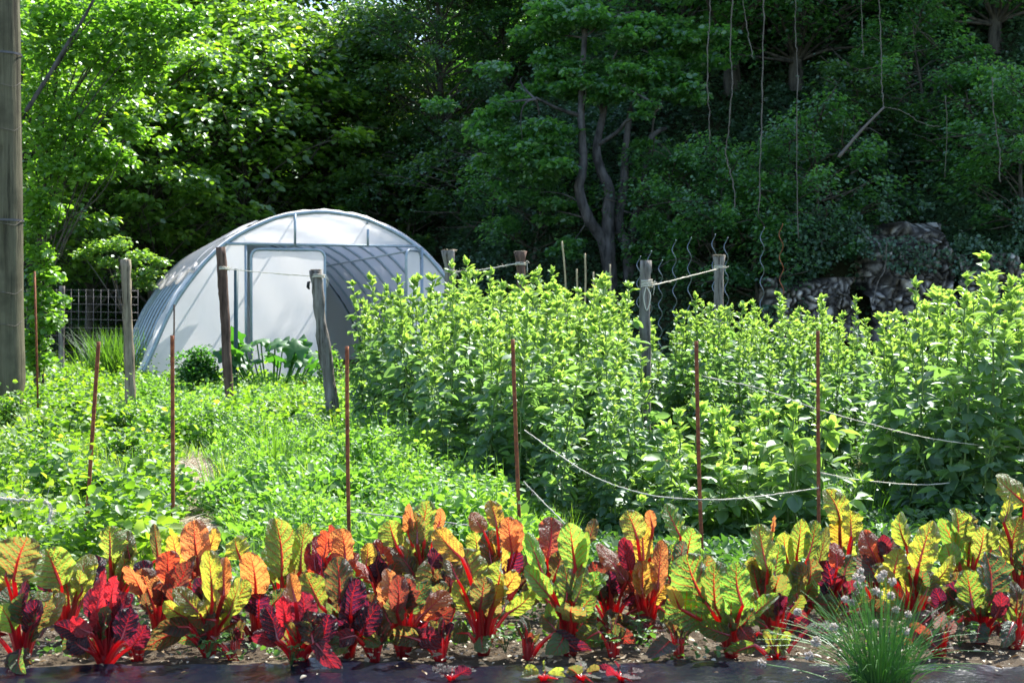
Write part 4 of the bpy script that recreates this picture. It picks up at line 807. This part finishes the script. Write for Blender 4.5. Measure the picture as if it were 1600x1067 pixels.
# ------------------------------------------------------------------ squash, bush, tall grass by the greenhouse
Y = 20.5; B = P(425, 700, Y) * [1, 1, 0]; t = empty('squash_plant', B, label='squash plant with large jagged leaves under the greenhouse door', cat='squash')
for q in range(34):
    x = P(U(350, 500), 500, Y)[0] - B[0]; dy = U(-.7, .5); z = U(.35, .80) + (.14 if abs(x) < .5 else 0); R_ = U(.12, .21); mb = MB(); n = 25; th = np.linspace(-2.8, 2.8, n)
    rad = R_ * (1 - .1 * np.abs(th)) * (1 + .2 * np.cos(th * 5) + .05 * np.cos(th * 17)); az, tl = U(0, 6.3), U(.2, 1.1)
    D = np.array([cos(az) * cos(tl), sin(az) * cos(tl), sin(tl) * (1 if U(0, 1) < .75 else -1)]); Nn = unit(np.array([0, 0, 1]) - D * D[2]) + 1e-6; X = np.cross(D, Nn); c = np.array([x, dy, z])
    V = [c] + [c + (D * cos(a) + X * sin(a)) * r * .55 + Nn * .02 for a, r in zip(th, rad)] + [c + (D * cos(a) + X * sin(a)) * r - Nn * .03 * U(.2, 1.4) for a, r in zip(th, rad)]
    T = [(0, 1 + i, 2 + i) for i in range(n - 1)]; Q = [(1 + i, 1 + n + i, 2 + n + i, 2 + i) for i in range(n - 1)]; mb.add(V, Q, T, U(0, 1)); lf = mb.build('leaf', M['squash'], t)
    sb = MB(); sb.tube(spline([(x * .2, dy * .2, 0), (x * .7, dy * .7, z * .5), c], 5), .011, 5, .6); sb.build('leaf_stalk', M['squash'], lf)
for q in range(4):
    mb = MB(); c = np.array([U(-.5, .6), -.6, U(.15, .35)]); D, N = frames(6, .2, 1.2, .3, np.arange(6) * 1.05); mb.leaves(LEAF15, np.tile(c, (6, 1)), D, N, .09, .045, U(0, 1, 6)); mb.build('flower', M['yellow'], t)
def bush(px, Y, w, h, n, L, mat, label, name='leafy_bush', cat='bush', wl=.7, z0=0, col=None):
    B = P(px, 700, Y); B[2] = z0; t = empty(name, B, label=label, cat=cat); mb = MB(); sb = MB(); nc = 16
    for q in range(nc):
        az = U(0, 6.28); r = U(0, .7); c = np.array([cos(az) * w * .5 * r, sin(az) * w * .4 * r, h * U(.3, .82) * (1 - .3 * r)]); sb.tube(spline([c * [.15, .15, 0], c * [.6, .6, .55], c], 4), [.012] * 8 + [.004] if False else .008 * max(1, h), 5, .3)
        k = n // nc; q3 = unit(R.normal(size=(k, 3))) * (U(.3, 1, (k, 1)) ** .5) * [w * .24, w * .22, h * .24]; D, N = frames(k, -.3, .8, .5); pos = c + q3; pos[:, 2] = np.maximum(pos[:, 2], .02)
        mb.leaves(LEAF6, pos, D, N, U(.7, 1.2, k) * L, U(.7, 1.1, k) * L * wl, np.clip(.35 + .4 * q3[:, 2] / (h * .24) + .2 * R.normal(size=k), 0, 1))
    sb.build('stems', M['beanstem'], t); mb.build('foliage', M[mat], t, True, col); return t
bush(310, 20, .85, .9, 2600, .06, 'squash', 'dark green bush against the lower left of the greenhouse front')
bush(515, 18, .5, .95, 900, .06, 'peas', 'loose pale green shrub behind the leaning grey post', wl=.5)
bush(440, 9.6, .5, .3, 700, .05, 'weed', 'low green bush in the middle of the peas', wl=.5)
def tuft(px, py, Y, n, h, label, w=.02, v=(.0, .5), spread=.12, lean=.35):
    global mb
    B = P(px, py, Y); B[2] = 0; mb = MB(); grass(n, R.normal(size=n) * spread, R.normal(size=n) * spread, np.full(n, h), w, lean, v); o = mb.build('grass_tuft', M['grass']); o.location = B; tag(o, label, 'grass', 'separate grass tufts')
tuft(178, 580, 25, 500, 1.0, 'tall dark grass clump beside the bare greenhouse hoops', .018, (0, .4), .22, .15)
tuft(425, 760, 10.5, 90, .5, 'bright upright grass tuft in the peas left of the third rusty rod', .012, (.1, .6), .05, .3)
tuft(745, 770, 9.6, 60, .42, 'grass tuft at the left foot of the big bean stand', .010, (.3, .8), .05, .5)
tuft(1330, 800, 8.8, 120, .38, 'dark grass tuft between the little bean group and the right stand', .008, (.0, .4), .12, .3)

for px, Y, n, h in ((40, 9.5, 60, .3), (110, 12, 70, .35), (60, 14, 80, .4), (215, 10.2, 60, .35), (30, 7.6, 60, .25), (180, 15, 80, .35), (395, 13, 80, .4), (480, 9, 70, .42), (345, 9.8, 60, .4), (600, 9.0, 50, .35), (520, 12.5, 70, .45), (650, 8.4, 60, .3), (240, 18, 90, .4), (450, 16.5, 80, .4)):
    tuft(px, 700, Y, n, h, 'small grass tuft standing among the weeds left of the bean stands', .009, (.2, .95), .06, .45)
for px, Y, w, h, L in ((20, 8.2, .5, .28, .045), (90, 10.5, .55, .36, .05), (150, 9.0, .5, .34, .05), (205, 11.8, .5, .38, .055), (70, 12.8, .6, .42, .06), (10, 15, .7, .5, .06), (130, 16, .6, .4, .06), (200, 13.8, .5, .4, .055), (115, 7.5, .4, .26, .045), (230, 8.4, .35, .3, .05)):
    o = bush(px, Y, w, h, 420, L, 'cover', 'leafy weed clump rising out of the low cover left of the straw path', 'weed_clump', 'weeds', .8); o['group'] = 'weed clumps left of the straw path'
# ------------------------------------------------------------------ trees
def limb(mb, a, b, r0, r1, k=9, wob=.12):
    a, b = np.asarray(a, float), np.asarray(b, float); t = np.linspace(0, 1, k)[:, None]; L = np.linalg.norm(b - a); m = a + (b - a) * .5 + np.array([0, 0, .12 * L]) + R.normal(size=3) * L * wob
    mb.tube((1 - t) ** 2 * a + 2 * t * (1 - t) * m + t * t * b, np.linspace(r0, r1, k), 7, .5, False)
def tree_proto(ht, rad, z0, nl, nleaf, L, tr=.2, mat='tree', name='forest_tree', flat=.5, bark='bark', lean=(0, 0)):
    t = empty(name, (0, 0, 0)); tb = MB(); bb = MB(); cb = MB(); top = np.array([lean[0], lean[1], ht * .9]); k = 12; s = np.linspace(0, 1, k)[:, None]
    path = top * s + np.stack([np.sin(s[:, 0] * 5) * .15, np.cos(s[:, 0] * 4) * .12, 0 * s[:, 0]], 1); tb.tube(path, np.linspace(tr, tr * .2, k) * (1 + .25 * np.exp(-s[:, 0] * 14)), 9, .5, False, .03)
    for q in range(nl):
        f = (q + .5) / nl; z = z0 + (ht - z0) * f ** .9; rr = rad * (np.sin(pi * min(.97, (.18 + .8 * f))) ** .6); az = q * 2.399 + U(-.4, .4); ro = rr * U(.35, 1.0); c = np.array([cos(az) * ro + lean[0] * f, sin(az) * ro + lean[1] * f, z + U(-.3, .3)])
        zi = max(.12, min(.95, (z - ro * .45) / (ht * .9))); st = path[int(zi * (k - 1))]; limb(bb, st, c, tr * .34 * (1 - .6 * f), .012)
        for w in range(2): limb(bb, c * .6 + st * .4, c + R.normal(size=3) * [.6, .6, .25], .02, .005, 5)
        kk = int(nleaf / nl * U(.6, 1.4)); sx = U(.55, 1.2) * rad * .29; q3 = unit(R.normal(size=(kk, 3))) * (U(0, 1, (kk, 1)) ** .42) * np.array([sx, sx, sx * flat]) * 1.15
        q3[:, 2] -= .12 * (q3[:, 0] ** 2 + q3[:, 1] ** 2) / sx; ns = noise2(q3[:, 0] * 3.2 + q * 3, q3[:, 1] * 3.2 + q3[:, 2] * 6, 1, q % 50) + .5 * noise2(q3[:, 0] * 8 + q * 3, q3[:, 1] * 8 + q3[:, 2] * 9, 1, q % 40); keep = ns > -.05; q3 = q3[keep]; kk = len(q3)
        a_out = np.arctan2(q3[:, 1] + c[1] * .3, q3[:, 0] + c[0] * .3) + R.normal(size=kk) * .8; D, N = frames(kk, -.7, .25, .38, a_out); ll = L * U(.7, 1.25, kk)
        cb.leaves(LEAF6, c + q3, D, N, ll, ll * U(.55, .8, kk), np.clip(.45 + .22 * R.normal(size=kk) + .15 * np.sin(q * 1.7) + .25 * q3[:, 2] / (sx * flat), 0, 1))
    tb.build('trunk', M[bark], t); bb.build('branches', M[bark], t); cb.build('crown', M[mat], t, True, (1, 1, 1)); return t
TP = [tree_proto(13.5, 4.2, 2.6, 90, 60000, .155, .26, flat=.4), tree_proto(11, 3.6, 1.6, 85, 52000, .14, .2, flat=.45), tree_proto(15, 4.6, 4.2, 90, 60000, .16, .3, lean=(1.0, -.8), flat=.38), tree_proto(9, 3.3, .8, 85, 44000, .125, .16, flat=.5),
      tree_proto(9, 3.6, 3.0, 60, 17000, .2, .14, flat=.3), tree_proto(8, 3.4, 2.4, 56, 15000, .2, .13, flat=.35, lean=(.6, -.6))]
SH = [tree_proto(3.4, 1.9, .3, 30, 15000, .095, .06, name='forest_shrub', flat=.75), tree_proto(2.6, 1.6, .25, 26, 11000, .085, .05, name='forest_shrub', flat=.8)]
used2 = set()
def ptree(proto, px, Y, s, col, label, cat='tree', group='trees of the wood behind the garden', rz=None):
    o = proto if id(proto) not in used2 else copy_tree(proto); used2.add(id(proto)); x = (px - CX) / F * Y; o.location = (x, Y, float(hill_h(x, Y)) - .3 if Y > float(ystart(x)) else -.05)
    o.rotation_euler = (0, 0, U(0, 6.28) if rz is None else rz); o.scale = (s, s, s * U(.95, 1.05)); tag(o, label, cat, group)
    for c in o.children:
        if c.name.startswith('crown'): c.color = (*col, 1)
LIT_TINT, HALF_LIT_TINT, SHADE_TINT, BLUE_SHADE_TINT = (3.0, 2.5, 1.4), (2.0, 1.75, 1.2), (1.25, 1.35, 1.35), (1.6, 1.95, 2.0)  # crown tints: sunlit, half lit and shaded tones put into the leaf colour
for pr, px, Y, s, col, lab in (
 (4, 20, 35, .9, LIT_TINT, 'sunlit tree behind the thick pole at the left edge'), (5, 130, 38, .95, LIT_TINT, 'sunlit tree above the wire fence'), (4, 245, 39, .95, LIT_TINT, 'bright tree above the left shoulder of the greenhouse'), (5, 350, 40.5, 1.1, LIT_TINT, 'bright tree directly above the greenhouse roof, left of its top'),
 (4, 60, 43, 1.25, LIT_TINT, 'second row tree seen above the sunlit tree by the pole'), (5, 185, 44, 1.4, LIT_TINT, 'second row bright tree above the tan split post'), (4, 300, 46, 1.3, LIT_TINT, 'second row bright tree above the greenhouse hoops'), (4, 430, 44, 1.2, LIT_TINT, 'second row tree above the left half of the greenhouse arch'), (5, 250, 50, 1.6, LIT_TINT, 'third row bright tree showing between the two trees above the hoops'), (4, 120, 50, 1.5, LIT_TINT, 'third row bright tree showing at the top above the wire fence'), (5, 370, 52, 1.7, LIT_TINT, 'third row bright tree showing at the top above the brown leaning post'),
 (4, 510, 43, 1.15, HALF_LIT_TINT, 'half lit tree above the top of the greenhouse'), (0, 590, 44, .62, SHADE_TINT, 'shaded tree above the right side of the greenhouse'), (1, 690, 42, .8, SHADE_TINT, 'dark tree above the post with the frayed top'), (0, 790, 43, .68, BLUE_SHADE_TINT, 'dark bluish tree left of the grey multi stemmed tree'),
 (5, 10, 52, 1.6, LIT_TINT, 'pale tree far back above the wire fence'), (4, 210, 55, 1.6, LIT_TINT, 'pale tree far back above the left greenhouse hoops'), (0, 640, 54, .75, SHADE_TINT, 'tall dark tree far back right of the greenhouse'), (0, 800, 53, .75, SHADE_TINT, 'tall dark tree far back behind the widest topped post'),
 (3, 1060, 37, 1.0, BLUE_SHADE_TINT, 'tree on the slope right of the grey multi stemmed tree'), (1, 1150, 36, 1.0, BLUE_SHADE_TINT, 'tree on the slope behind the first long hanging vines'), (3, 1250, 35.5, 1.05, BLUE_SHADE_TINT, 'dense tree on the slope behind the longest hanging vine'), (0, 1350, 38, .85, BLUE_SHADE_TINT, 'tree on the slope above the broken pale branch'),
 (1, 1455, 36, .95, SHADE_TINT, 'dense tree directly above the pale rocks'), (3, 1560, 34.5, 1.0, BLUE_SHADE_TINT, 'tree on the slope right of the pale rocks'), (2, 1660, 36, .8, SHADE_TINT, 'dark tree leaning in from the right edge'),
 (0, 960, 44, .65, SHADE_TINT, 'tall dark tree on the slope behind the grey stems'), (2, 1120, 45, .7, SHADE_TINT, 'tall dark tree high on the slope behind the vines'), (1, 1290, 45, .9, SHADE_TINT, 'tall dark tree high on the slope above the longest vine'), (0, 1430, 45, 1.1, BLUE_SHADE_TINT, 'tall tree high on the slope above the pale rocks'), (2, 1590, 44, 1.1, SHADE_TINT, 'tall dark tree high on the slope at the right edge')):
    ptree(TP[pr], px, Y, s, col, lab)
for pr, px, Y, s, col, lab in ((0, 70, 40, 1, SHADE_TINT, 'dark shrub behind the left end of the wire fence'), (1, 150, 42, 1.1, SHADE_TINT, 'dark shrub behind the middle of the wire fence'), (0, 235, 43, 1.1, SHADE_TINT, 'dark shrub left of the bare greenhouse hoops'), (0, 640, 41, 1.2, SHADE_TINT, 'shrub in deep shade right of the greenhouse roof'), (1, 760, 38, 1.3, SHADE_TINT, 'shrub in deep shade between the two frayed posts'),
 (0, 840, 34.5, .9, BLUE_SHADE_TINT, 'shrub left of the foot of the grey stems'), (1, 1040, 32.5, 1.0, BLUE_SHADE_TINT, 'shrub right of the foot of the grey stems'), (0, 1120, 31.5, .95, BLUE_SHADE_TINT, 'shrub behind the flat topped post'), (1, 1190, 31, 1.1, BLUE_SHADE_TINT, 'shrub behind the tallest spiral stake'), (0, 1270, 31, 1.0, BLUE_SHADE_TINT, 'shrub left of the pale rocks'), (1, 1340, 32.5, 1.1, SHADE_TINT, 'shrub just above the left end of the rocks'),
 (0, 1430, 33, 1.0, BLUE_SHADE_TINT, 'shrub on top of the pale rocks'), (1, 1520, 31.5, 1.05, BLUE_SHADE_TINT, 'shrub above the right hand rocks'), (0, 1600, 30, 1.0, BLUE_SHADE_TINT, 'shrub above the rocks at the right edge')):
    ptree(SH[pr], px, Y, s, col, lab, 'shrub', 'shrubs at the edge of the wood')

# grey multi-stemmed tree
Y = 32.5; B = P(958, 405, Y); t = empty('multi_stemmed_tree', B, label='grey multi stemmed tree with crooked bare trunks at the foot of the slope', cat='tree')
def stem(pl, r0, r1):
    pts = spline([P(a, b, Y + d) - B for a, b, d in pl], 6); mb = MB(); mb.tube(pts, np.linspace(r0, r1, len(pts)) * .74, 9, .5, True, .06); mb.build('trunk', M['bark_grey'], t)
stem([(958, 470, .1), (944, 384, 0), (920, 342, -.2), (905, 297, -.3), (911, 264, -.3), (910, 214, -.3), (908, 177, -.2), (910, 107, 0), (915, 40, .2)], .20, .08)
stem([(956, 470, .1), (952, 404, 0), (950, 338, 0), (952, 297, 0), (938, 264, 0), (932, 231, 0), (942, 181, .2), (950, 110, .3)], .24, .09)
stem([(985, 470, .2), (981, 396, .1), (967, 350, .2), (975, 289, .2), (977, 239, .2), (985, 170, .4)], .21, .09)
stem([(984, 460, .3), (988, 359, .3), (1002, 305, .4), (1012, 247, .4), (1018, 214, .5), (1040, 200, .7)], .14, .07)
stem([(907, 181, -.2), (874, 171, -.5), (837, 153, -.9)], .07, .035)
stem([(934, 227, 0), (965, 206, -.4), (981, 188, -.6), (1014, 179, -.8), (1035, 167, -.9)], .07, .03)
cb = MB(); bb = MB()
for cx_, cy_, dd, s_ in ((820, 235, -.7, .8), (860, 265, -.9, .8), (790, 260, 0, .8), (840, 200, -.3, .8), (880, 130, .5, .9), (930, 90, .3, .9), (870, 60, .4, 1), (980, 60, .2, 1), (1010, 110, -.1, .9), (970, 130, -.9, .6), (955, 150, -.4, .5), (1060, 90, .3, 1), (1050, 140, -.2, .8), (820, 120, .6, .9), (760, 170, .4, .9), (915, 130, -.6, .4), (890, 385, -.3, .4), (1025, 370, -.2, .45), (845, 300, -.2, .6), (1050, 250, .6, .6), (900, 10, .3, 1), (1010, 20, 0, 1), (870, 330, .3, .5), (1020, 160, -.8, .5)):
    c0 = P(cx_, cy_, Y + dd) - B; parts_ = []
    for w in range(5):
        kk = int(330 * s_); o_ = R.normal(size=3) * [.55, .4, .32] * s_; parts_.append(o_ + unit(R.normal(size=(kk, 3))) * (U(0, 1, (kk, 1)) ** .5) * np.array([.55, .5, .2]) * s_)
    q3 = np.concatenate(parts_); c = c0; kk = len(q3); D, N = frames(kk, -.8, .4, .5); ll = .135 * U(.6, 1.3, kk)
    cb.leaves(LEAF6, c + q3, D, N, ll, ll * .68, np.clip(.5 + .25 * R.normal(size=kk), 0, 1)); cand = [P(a, b, Y + d) - B for a, b, d in ((908, 177, -.2), (910, 110, 0), (913, 60, .1), (942, 181, .2), (950, 115, .3), (938, 262, 0), (976, 245, .2), (985, 175, .4), (911, 262, -.3), (920, 342, -.2), (1018, 214, .5), (972, 330, .2), (837, 156, -.9), (1033, 167, -.9))]; an = min(cand, key=lambda q: float(np.linalg.norm((q - c) * [1, 1, .8]) + (.4 if q[2] > c[2] else 0) + U(0, .3))); limb(bb, an, c, .028, .006, 9, .2)
bb.build('branches', M['bark_grey'], t); cb.build('crown', M['tree'], t, True, BLUE_SHADE_TINT)
# hazel near the pole
Y = 21.5; B = P(95, 700, Y); B[2] = 0; t = empty('hazel_tree', B, label='hazel with round sunlit leaves and a long slanting bare limb at upper left', cat='tree')
cb = MB(); bb = MB()
for cx_, cy_, dd, s_ in ((60, 30, 0, .5), (110, 15, .2, .5), (75, 90, .1, .5), (130, 70, 0, .5), (180, 25, .1, .5), (235, 15, .3, .45), (265, 50, .2, .35), (300, 28, .2, .35), (170, 100, .2, .4), (215, 75, 0, .4), (70, 150, 0, .45), (105, 185, .1, .45), (60, 215, 0, .45), (150, 150, .3, .4), (195, 125, .3, .35), (195, 195, -.1, .25), (210, 205, -.1, .22), (80, 260, .1, .45), (130, 225, .2, .4), (160, 240, .1, .35), (105, 265, -.1, .4), (60, 310, -.1, .35), (55, 350, 0, .3),
                         (60, 395, 0, .28), (70, 430, 0, .3), (55, 470, 0, .32), (75, 500, -.1, .3), (50, 530, 0, .3), (80, 330, .2, .25), (150, 265, .2, .3), (190, 250, .2, .3), (60, 560, 0, .3), (90, 470, .2, .22), (240, 105, .3, .3)):
    c = P(cx_, cy_, Y + dd) - B; kk = int(620 * s_ ** 1.3 * 1.6); q3 = unit(R.normal(size=(kk, 3))) * (U(0, 1, (kk, 1)) ** .5) * np.array([1, .9, .7]) * s_; D, N = frames(kk, -.7, .3, .45); ll = .095 * U(.6, 1.25, kk)
    cb.leaves(LEAF15, c + q3, D, N, ll, ll * .85, U(0, 1, kk)); limb(bb, P(62 + .25 * (cx_ - 60), min(600, cy_ + 150), Y + .2) - B, c, .014, .005, 9, .2)
bb.build('branches', M['bark'], t); cb.build('crown', M['hazel'], t)
for pl, r in (([(40, 175, -.4), (75, 120, -.4), (105, 70, -.4), (130, 30, -.4), (152, -10, -.4)], .035), ([(85, 110, -.35), (115, 65, -.35), (145, 28, -.35)], .015), ([(60, 640, 0), (55, 520, .1), (60, 400, .2), (75, 250, .2), (90, 100, .3), (100, -20, .3)], .05), ([(170, 115, .3), (200, 108, .3), (240, 98, .3), (262, 100, .3)], .03), ([(262, 100, .3), (235, 95, .3), (218, 85, .3), (235, 65, .3)], .035)):
    pts = spline([P(a, b, Y + d) - B for a, b, d in pl], 6); mb = MB(); mb.tube(pts, np.linspace(r, r * .55, len(pts)), 7, .5, True, .03); mb.build('limb', M['bark_grey'] if r == .035 and pl[0][0] == 40 else M['bark'], t)
# small pale-leaved tree behind the tan post
Y = 33; B = P(190, 560, Y); B[2] = 0; t = empty('sapling', B, label='pale leaved sapling behind the tan split post against the dark wood', cat='tree'); cb = MB(); bb = MB(); bb.tube(spline([(0, 0, 0), (.1, 0, 1.2), P(185, 400, Y) - B], 6), .03, 6)
for cx_, cy_, s_ in ((150, 385, .35), (185, 380, .4), (215, 400, .4), (235, 425, .35), (170, 410, .3), (200, 430, .35), (225, 445, .3), (130, 400, .25), (250, 410, .25)):
    c = P(cx_, cy_, Y) - B; kk = 170; q3 = unit(R.normal(size=(kk, 3))) * (U(0, 1, (kk, 1)) ** .5) * np.array([1, .9, .5]) * s_; D, N = frames(kk, -.5, .3, .4); ll = .11 * U(.6, 1.2, kk); cb.leaves(LEAF6, c + q3, D, N, ll, ll * .8, U(.4, 1, kk)); limb(bb, (0.05, 0, 1.2), c, .02, .006)
bb.build('trunk', M['bark'], t); cb.build('crown', M['tree'], t, True, (2.3, 2.0, 2.0))

# undergrowth on the slope (stuff)
mb = MB(); n = 190000; y = 27 + U(0, 1, n) ** 1.3 * 15; x = (U(700, 1720, n) - CX) / F * y; z = hill_h(x, y); k = y > ystart(x) - .8; x, y, z = x[k], y[k], z[k]
hm = np.clip(.30 + .35 * noise2(x, y, .8, 14) + .2 * noise2(x, y, 2.2, 15), .05, 1.1); bare = (noise2(x, y, .7, 16) > .55) & (y < ystart(x) + 2.5)
k = ~bare | (U(0, 1, len(x)) < .25); x, y, z, hm = x[k], y[k], z[k], hm[k]; z = z - .2 + hm * U(.1, 1.25, len(x)); D, N = frames(len(x), -.7, .5, .5, R.normal(size=len(x)) * 1.1 - pi / 2); ll = U(.075, .15, len(x))
mb.leaves(LEAF6, np.stack([x, y - .3 * hm, z], 1), D, N, ll, ll * U(.55, .9, len(x)), np.clip(.4 + .25 * R.normal(size=len(x)) + .15 * noise2(x, y, 1.1, 18), 0, 1))
n = 14000; x = U(5.2, 11.6, n); z = U(.6, 3.6, n); k = noise2(x, z, 1.3, 19) + .5 * noise2(x, z, 4, 20) > np.where((x > 7.5) & (x < 9.0) & (z < 3.2), .7, -.3); x, z = x[k], z[k]; y = ystart(x) - .95 + .42 * z; D, N = frames(len(x), -1.2, .2, .5, R.normal(size=len(x)) * .9 - pi / 2); ll = U(.05, .10, len(x)); mb.leaves(LEAF6, np.stack([x, y + U(-.15, .15, len(x)), z], 1), D, N, ll, ll * .8, np.clip(.4 + .25 * R.normal(size=len(x)), 0, 1))
tag(mb.build('undergrowth', M['ivy']), 'dark ivy and undergrowth spread over the wooded slope', 'undergrowth', kind='stuff')
mb = MB(); n = 36000; y = U(33, 52, n); x = (U(-100, 860, n) - CX) / F * y; k = (y > 39) | (x > -1); x, y = x[k], y[k]; z = hill_h(x, y) - .2; hm = np.clip(.5 + .5 * noise2(x, y, .6, 24), .1, 1.6); z = z + hm * U(0, 1, len(x)); D, N = frames(len(x), -.6, .5, .5); ll = U(.09, .16, len(x))
mb.leaves(LEAF6, np.stack([x, y, z], 1), D, N, ll, ll * .7, np.clip(.35 + .2 * R.normal(size=len(x)), 0, 1)); tag(mb.build('undergrowth', M['ivy']), 'shaded undergrowth on the wood floor behind the greenhouse', 'undergrowth', kind='stuff')

mb = MB(); n = 60000; y = U(56, 84, n); x = (U(-150, 620, n) - CX) / F * y; z = hill_h(x, y) + .2; hm = 2.2 + 1.5 * noise2(x, y, .35, 26) + .8 * noise2(x, y, 1.0, 27); z = z + hm * U(.5, 1.1, n); D, N = frames(n, -.6, .5, .5); ll = U(.16, .3, n)
mb.leaves(LEAF6, np.stack([x, y, z], 1), D, N, ll, ll * .7, np.clip(.5 + .2 * R.normal(size=n), 0, 1)); tag(mb.build('far_wood', M['tree'], None, True, (1.6, 1.6, 1)), 'sunlit wood on the distant hillside seen through the trees', 'far wood', kind='stuff')
# rocks
def rocks(x0, x1, y0, y1, label, cell=.19, seed=0):
    rg = np.random.default_rng(seed + 5); xa, xb = (x0 - CX) / F * 29, (x1 - CX) / F * 29; za, zb = H - (y1 - HOR) / F * 29, H - (y0 - HOR) / F * 29; za -= .5; zb += .1; xa -= .1; xb += .1
    nx, nz = int((xb - xa) / .028), int((zb - za) / .028); gx, gz = np.meshgrid(np.linspace(xa, xb, nx), np.linspace(za, zb, nz)); ns_ = int((xb - xa) * (zb - za) / cell ** 2 * 1.2)
    sx, sz = rg.uniform(xa, xb, ns_), rg.uniform(za, zb, ns_); so_ = rg.uniform(-.12, .16, ns_); sc = rg.uniform(0, 1, ns_); st = rg.uniform(-1.3, 1.3, (ns_, 2))
    wx = gx + .05 * noise2(gx, gz, 6, seed + 3); wz = gz + .05 * noise2(gx, gz, 6, seed + 4); d = np.sqrt((wx[..., None] - sx) ** 2 + ((wz[..., None] - sz) * .8) ** 2); idx = np.argsort(d, -1)[..., :2]; f1 = np.take_along_axis(d, idx[..., :1], -1)[..., 0]; f2 = np.take_along_axis(d, idx[..., 1:2], -1)[..., 0]; i1 = idx[..., 0]
    e = np.clip((f2 - f1) / .07, 0, 1); bump = .13 * e ** .3 + so_[i1] * e + (st[i1, 0] * (gx - sx[i1]) + st[i1, 1] * (gz - sz[i1])) * .5 * e
    cxn = (gx - xa) / (xb - xa) * 2 - 1; czn = np.clip((gz - za) / (zb - za), 0, 1); m = 1 - np.maximum(np.abs(cxn) ** 3, czn ** 4) + .45 * noise2(gx, gz, 2.2, seed + 9); back = np.clip(.5 - m, 0, 2) * 1.8
    base_y = ystart(gx) - .55 + .42 * (gz - za) + .12 * noise2(gx, gz, 1.5, seed + 11); Yv = base_y - bump + back + .006 * rg.normal(size=gx.shape); B = np.array([xa, float(base_y.mean()), 0]); V = np.stack([gx, Yv, gz], -1).reshape(-1, 3) - B
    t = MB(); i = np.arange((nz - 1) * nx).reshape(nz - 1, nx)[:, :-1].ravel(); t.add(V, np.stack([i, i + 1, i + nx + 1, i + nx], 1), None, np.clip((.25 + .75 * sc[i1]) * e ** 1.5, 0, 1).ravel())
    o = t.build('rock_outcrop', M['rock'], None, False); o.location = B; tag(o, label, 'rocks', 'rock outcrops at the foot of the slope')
rocks(1372, 1492, 350, 500, 'largest pale grey rock outcrop above the right hand beans', .15, 1)
rocks(1500, 1570, 405, 490, 'smaller bluish rocks right of the largest outcrop', .17, 2)
rocks(1568, 1650, 425, 495, 'dark rocks at the right edge of the view', .2, 3)
rocks(1215, 1345, 440, 495, 'low stony bank left of the largest outcrop', .15, 4)

# hanging vines and dead branch
for pl, r, lab in (([(1111, -60), (1110, 0), (1108, 45), (1107, 60), (1106, 130), (1108, 180), (1109, 224)], .014, 'hanging vine with a small loop, leftmost of the long ones'), ([(1145, -60), (1144, 0), (1142, 50), (1141, 90), (1145, 110), (1143, 150), (1139, 200), (1134, 240), (1142, 275), (1148, 300), (1148, 325)], .016, 'wavy hanging vine, second of the long ones'),
    ([(1193, -60), (1193, 0), (1192, 100), (1190, 200), (1188, 260), (1185, 336)], .016, 'straight pale hanging vine between the wavy one and the longest one'), ([(1242, -60), (1243, 0), (1243, 60), (1246, 110), (1245, 250), (1247, 372)], .012, 'longest hanging vine, left of the broken branch'), ([(1158, -60), (1161, 0), (1168, 50), (1172, 70), (1177, 92)], .012, 'short thin vine hanging at the top between the long ones'),
    ([(1373, -60), (1373, 0), (1376, 60), (1377, 110), (1379, 150), (1381, 168)], .013, 'vine holding up the broken pale branch'), ([(1550, 120), (1552, 170), (1558, 210), (1563, 245), (1562, 285)], .014, 'crooked vine near the right edge above the rocks'), ([(1380, 168), (1405, 172), (1430, 186), (1450, 196), (1470, 198)], .010, 'thin twig trailing right from the broken branch'), ([(1478, 150), (1479, 220), (1476, 280)], .009, 'faint vine above the pale rocks'), ([(1386, 376), (1382, 420), (1372, 440), (1360, 480)], .016, 'bare grey shoot leaning over the stones left of the largest outcrop'), ([(1345, -60), (1346, 40), (1350, 90)], .010, 'thin vine left of the one holding the broken branch')):
    pts = spline([P(a, b, 28.2 + .1 * sin(i)) for i, (a, b) in enumerate(pl)], 7); base = pts[-1].copy(); mb = MB(); mb.tube(pts - base + R.normal(size=pts.shape) * .009, r * .7 * (1 + .25 * R.normal(size=len(pts))), 5); o = mb.build('hanging_vine', M['vine']); o.location = base; tag(o, lab, 'vine', 'vines hanging in front of the wooded slope')
pts = spline([P(1381, 168, 28.1), P(1345, 205, 28.0), P(1310, 246, 27.9)], 8); base = pts[-1].copy(); mb = MB(); mb.tube(pts - base, np.linspace(.022, .035, len(pts)), 6, rough=.05); mb.tube([pts[5] - base, pts[5] - base + [.12, 0, .15]], .01, 5)
o = mb.build('broken_branch', M['vine']); o.location = base; tag(o, 'broken pale branch dangling in front of the dark slope', 'branch')
for name in ('sun', 'camera'):
    bpy.data.objects[name].name = name
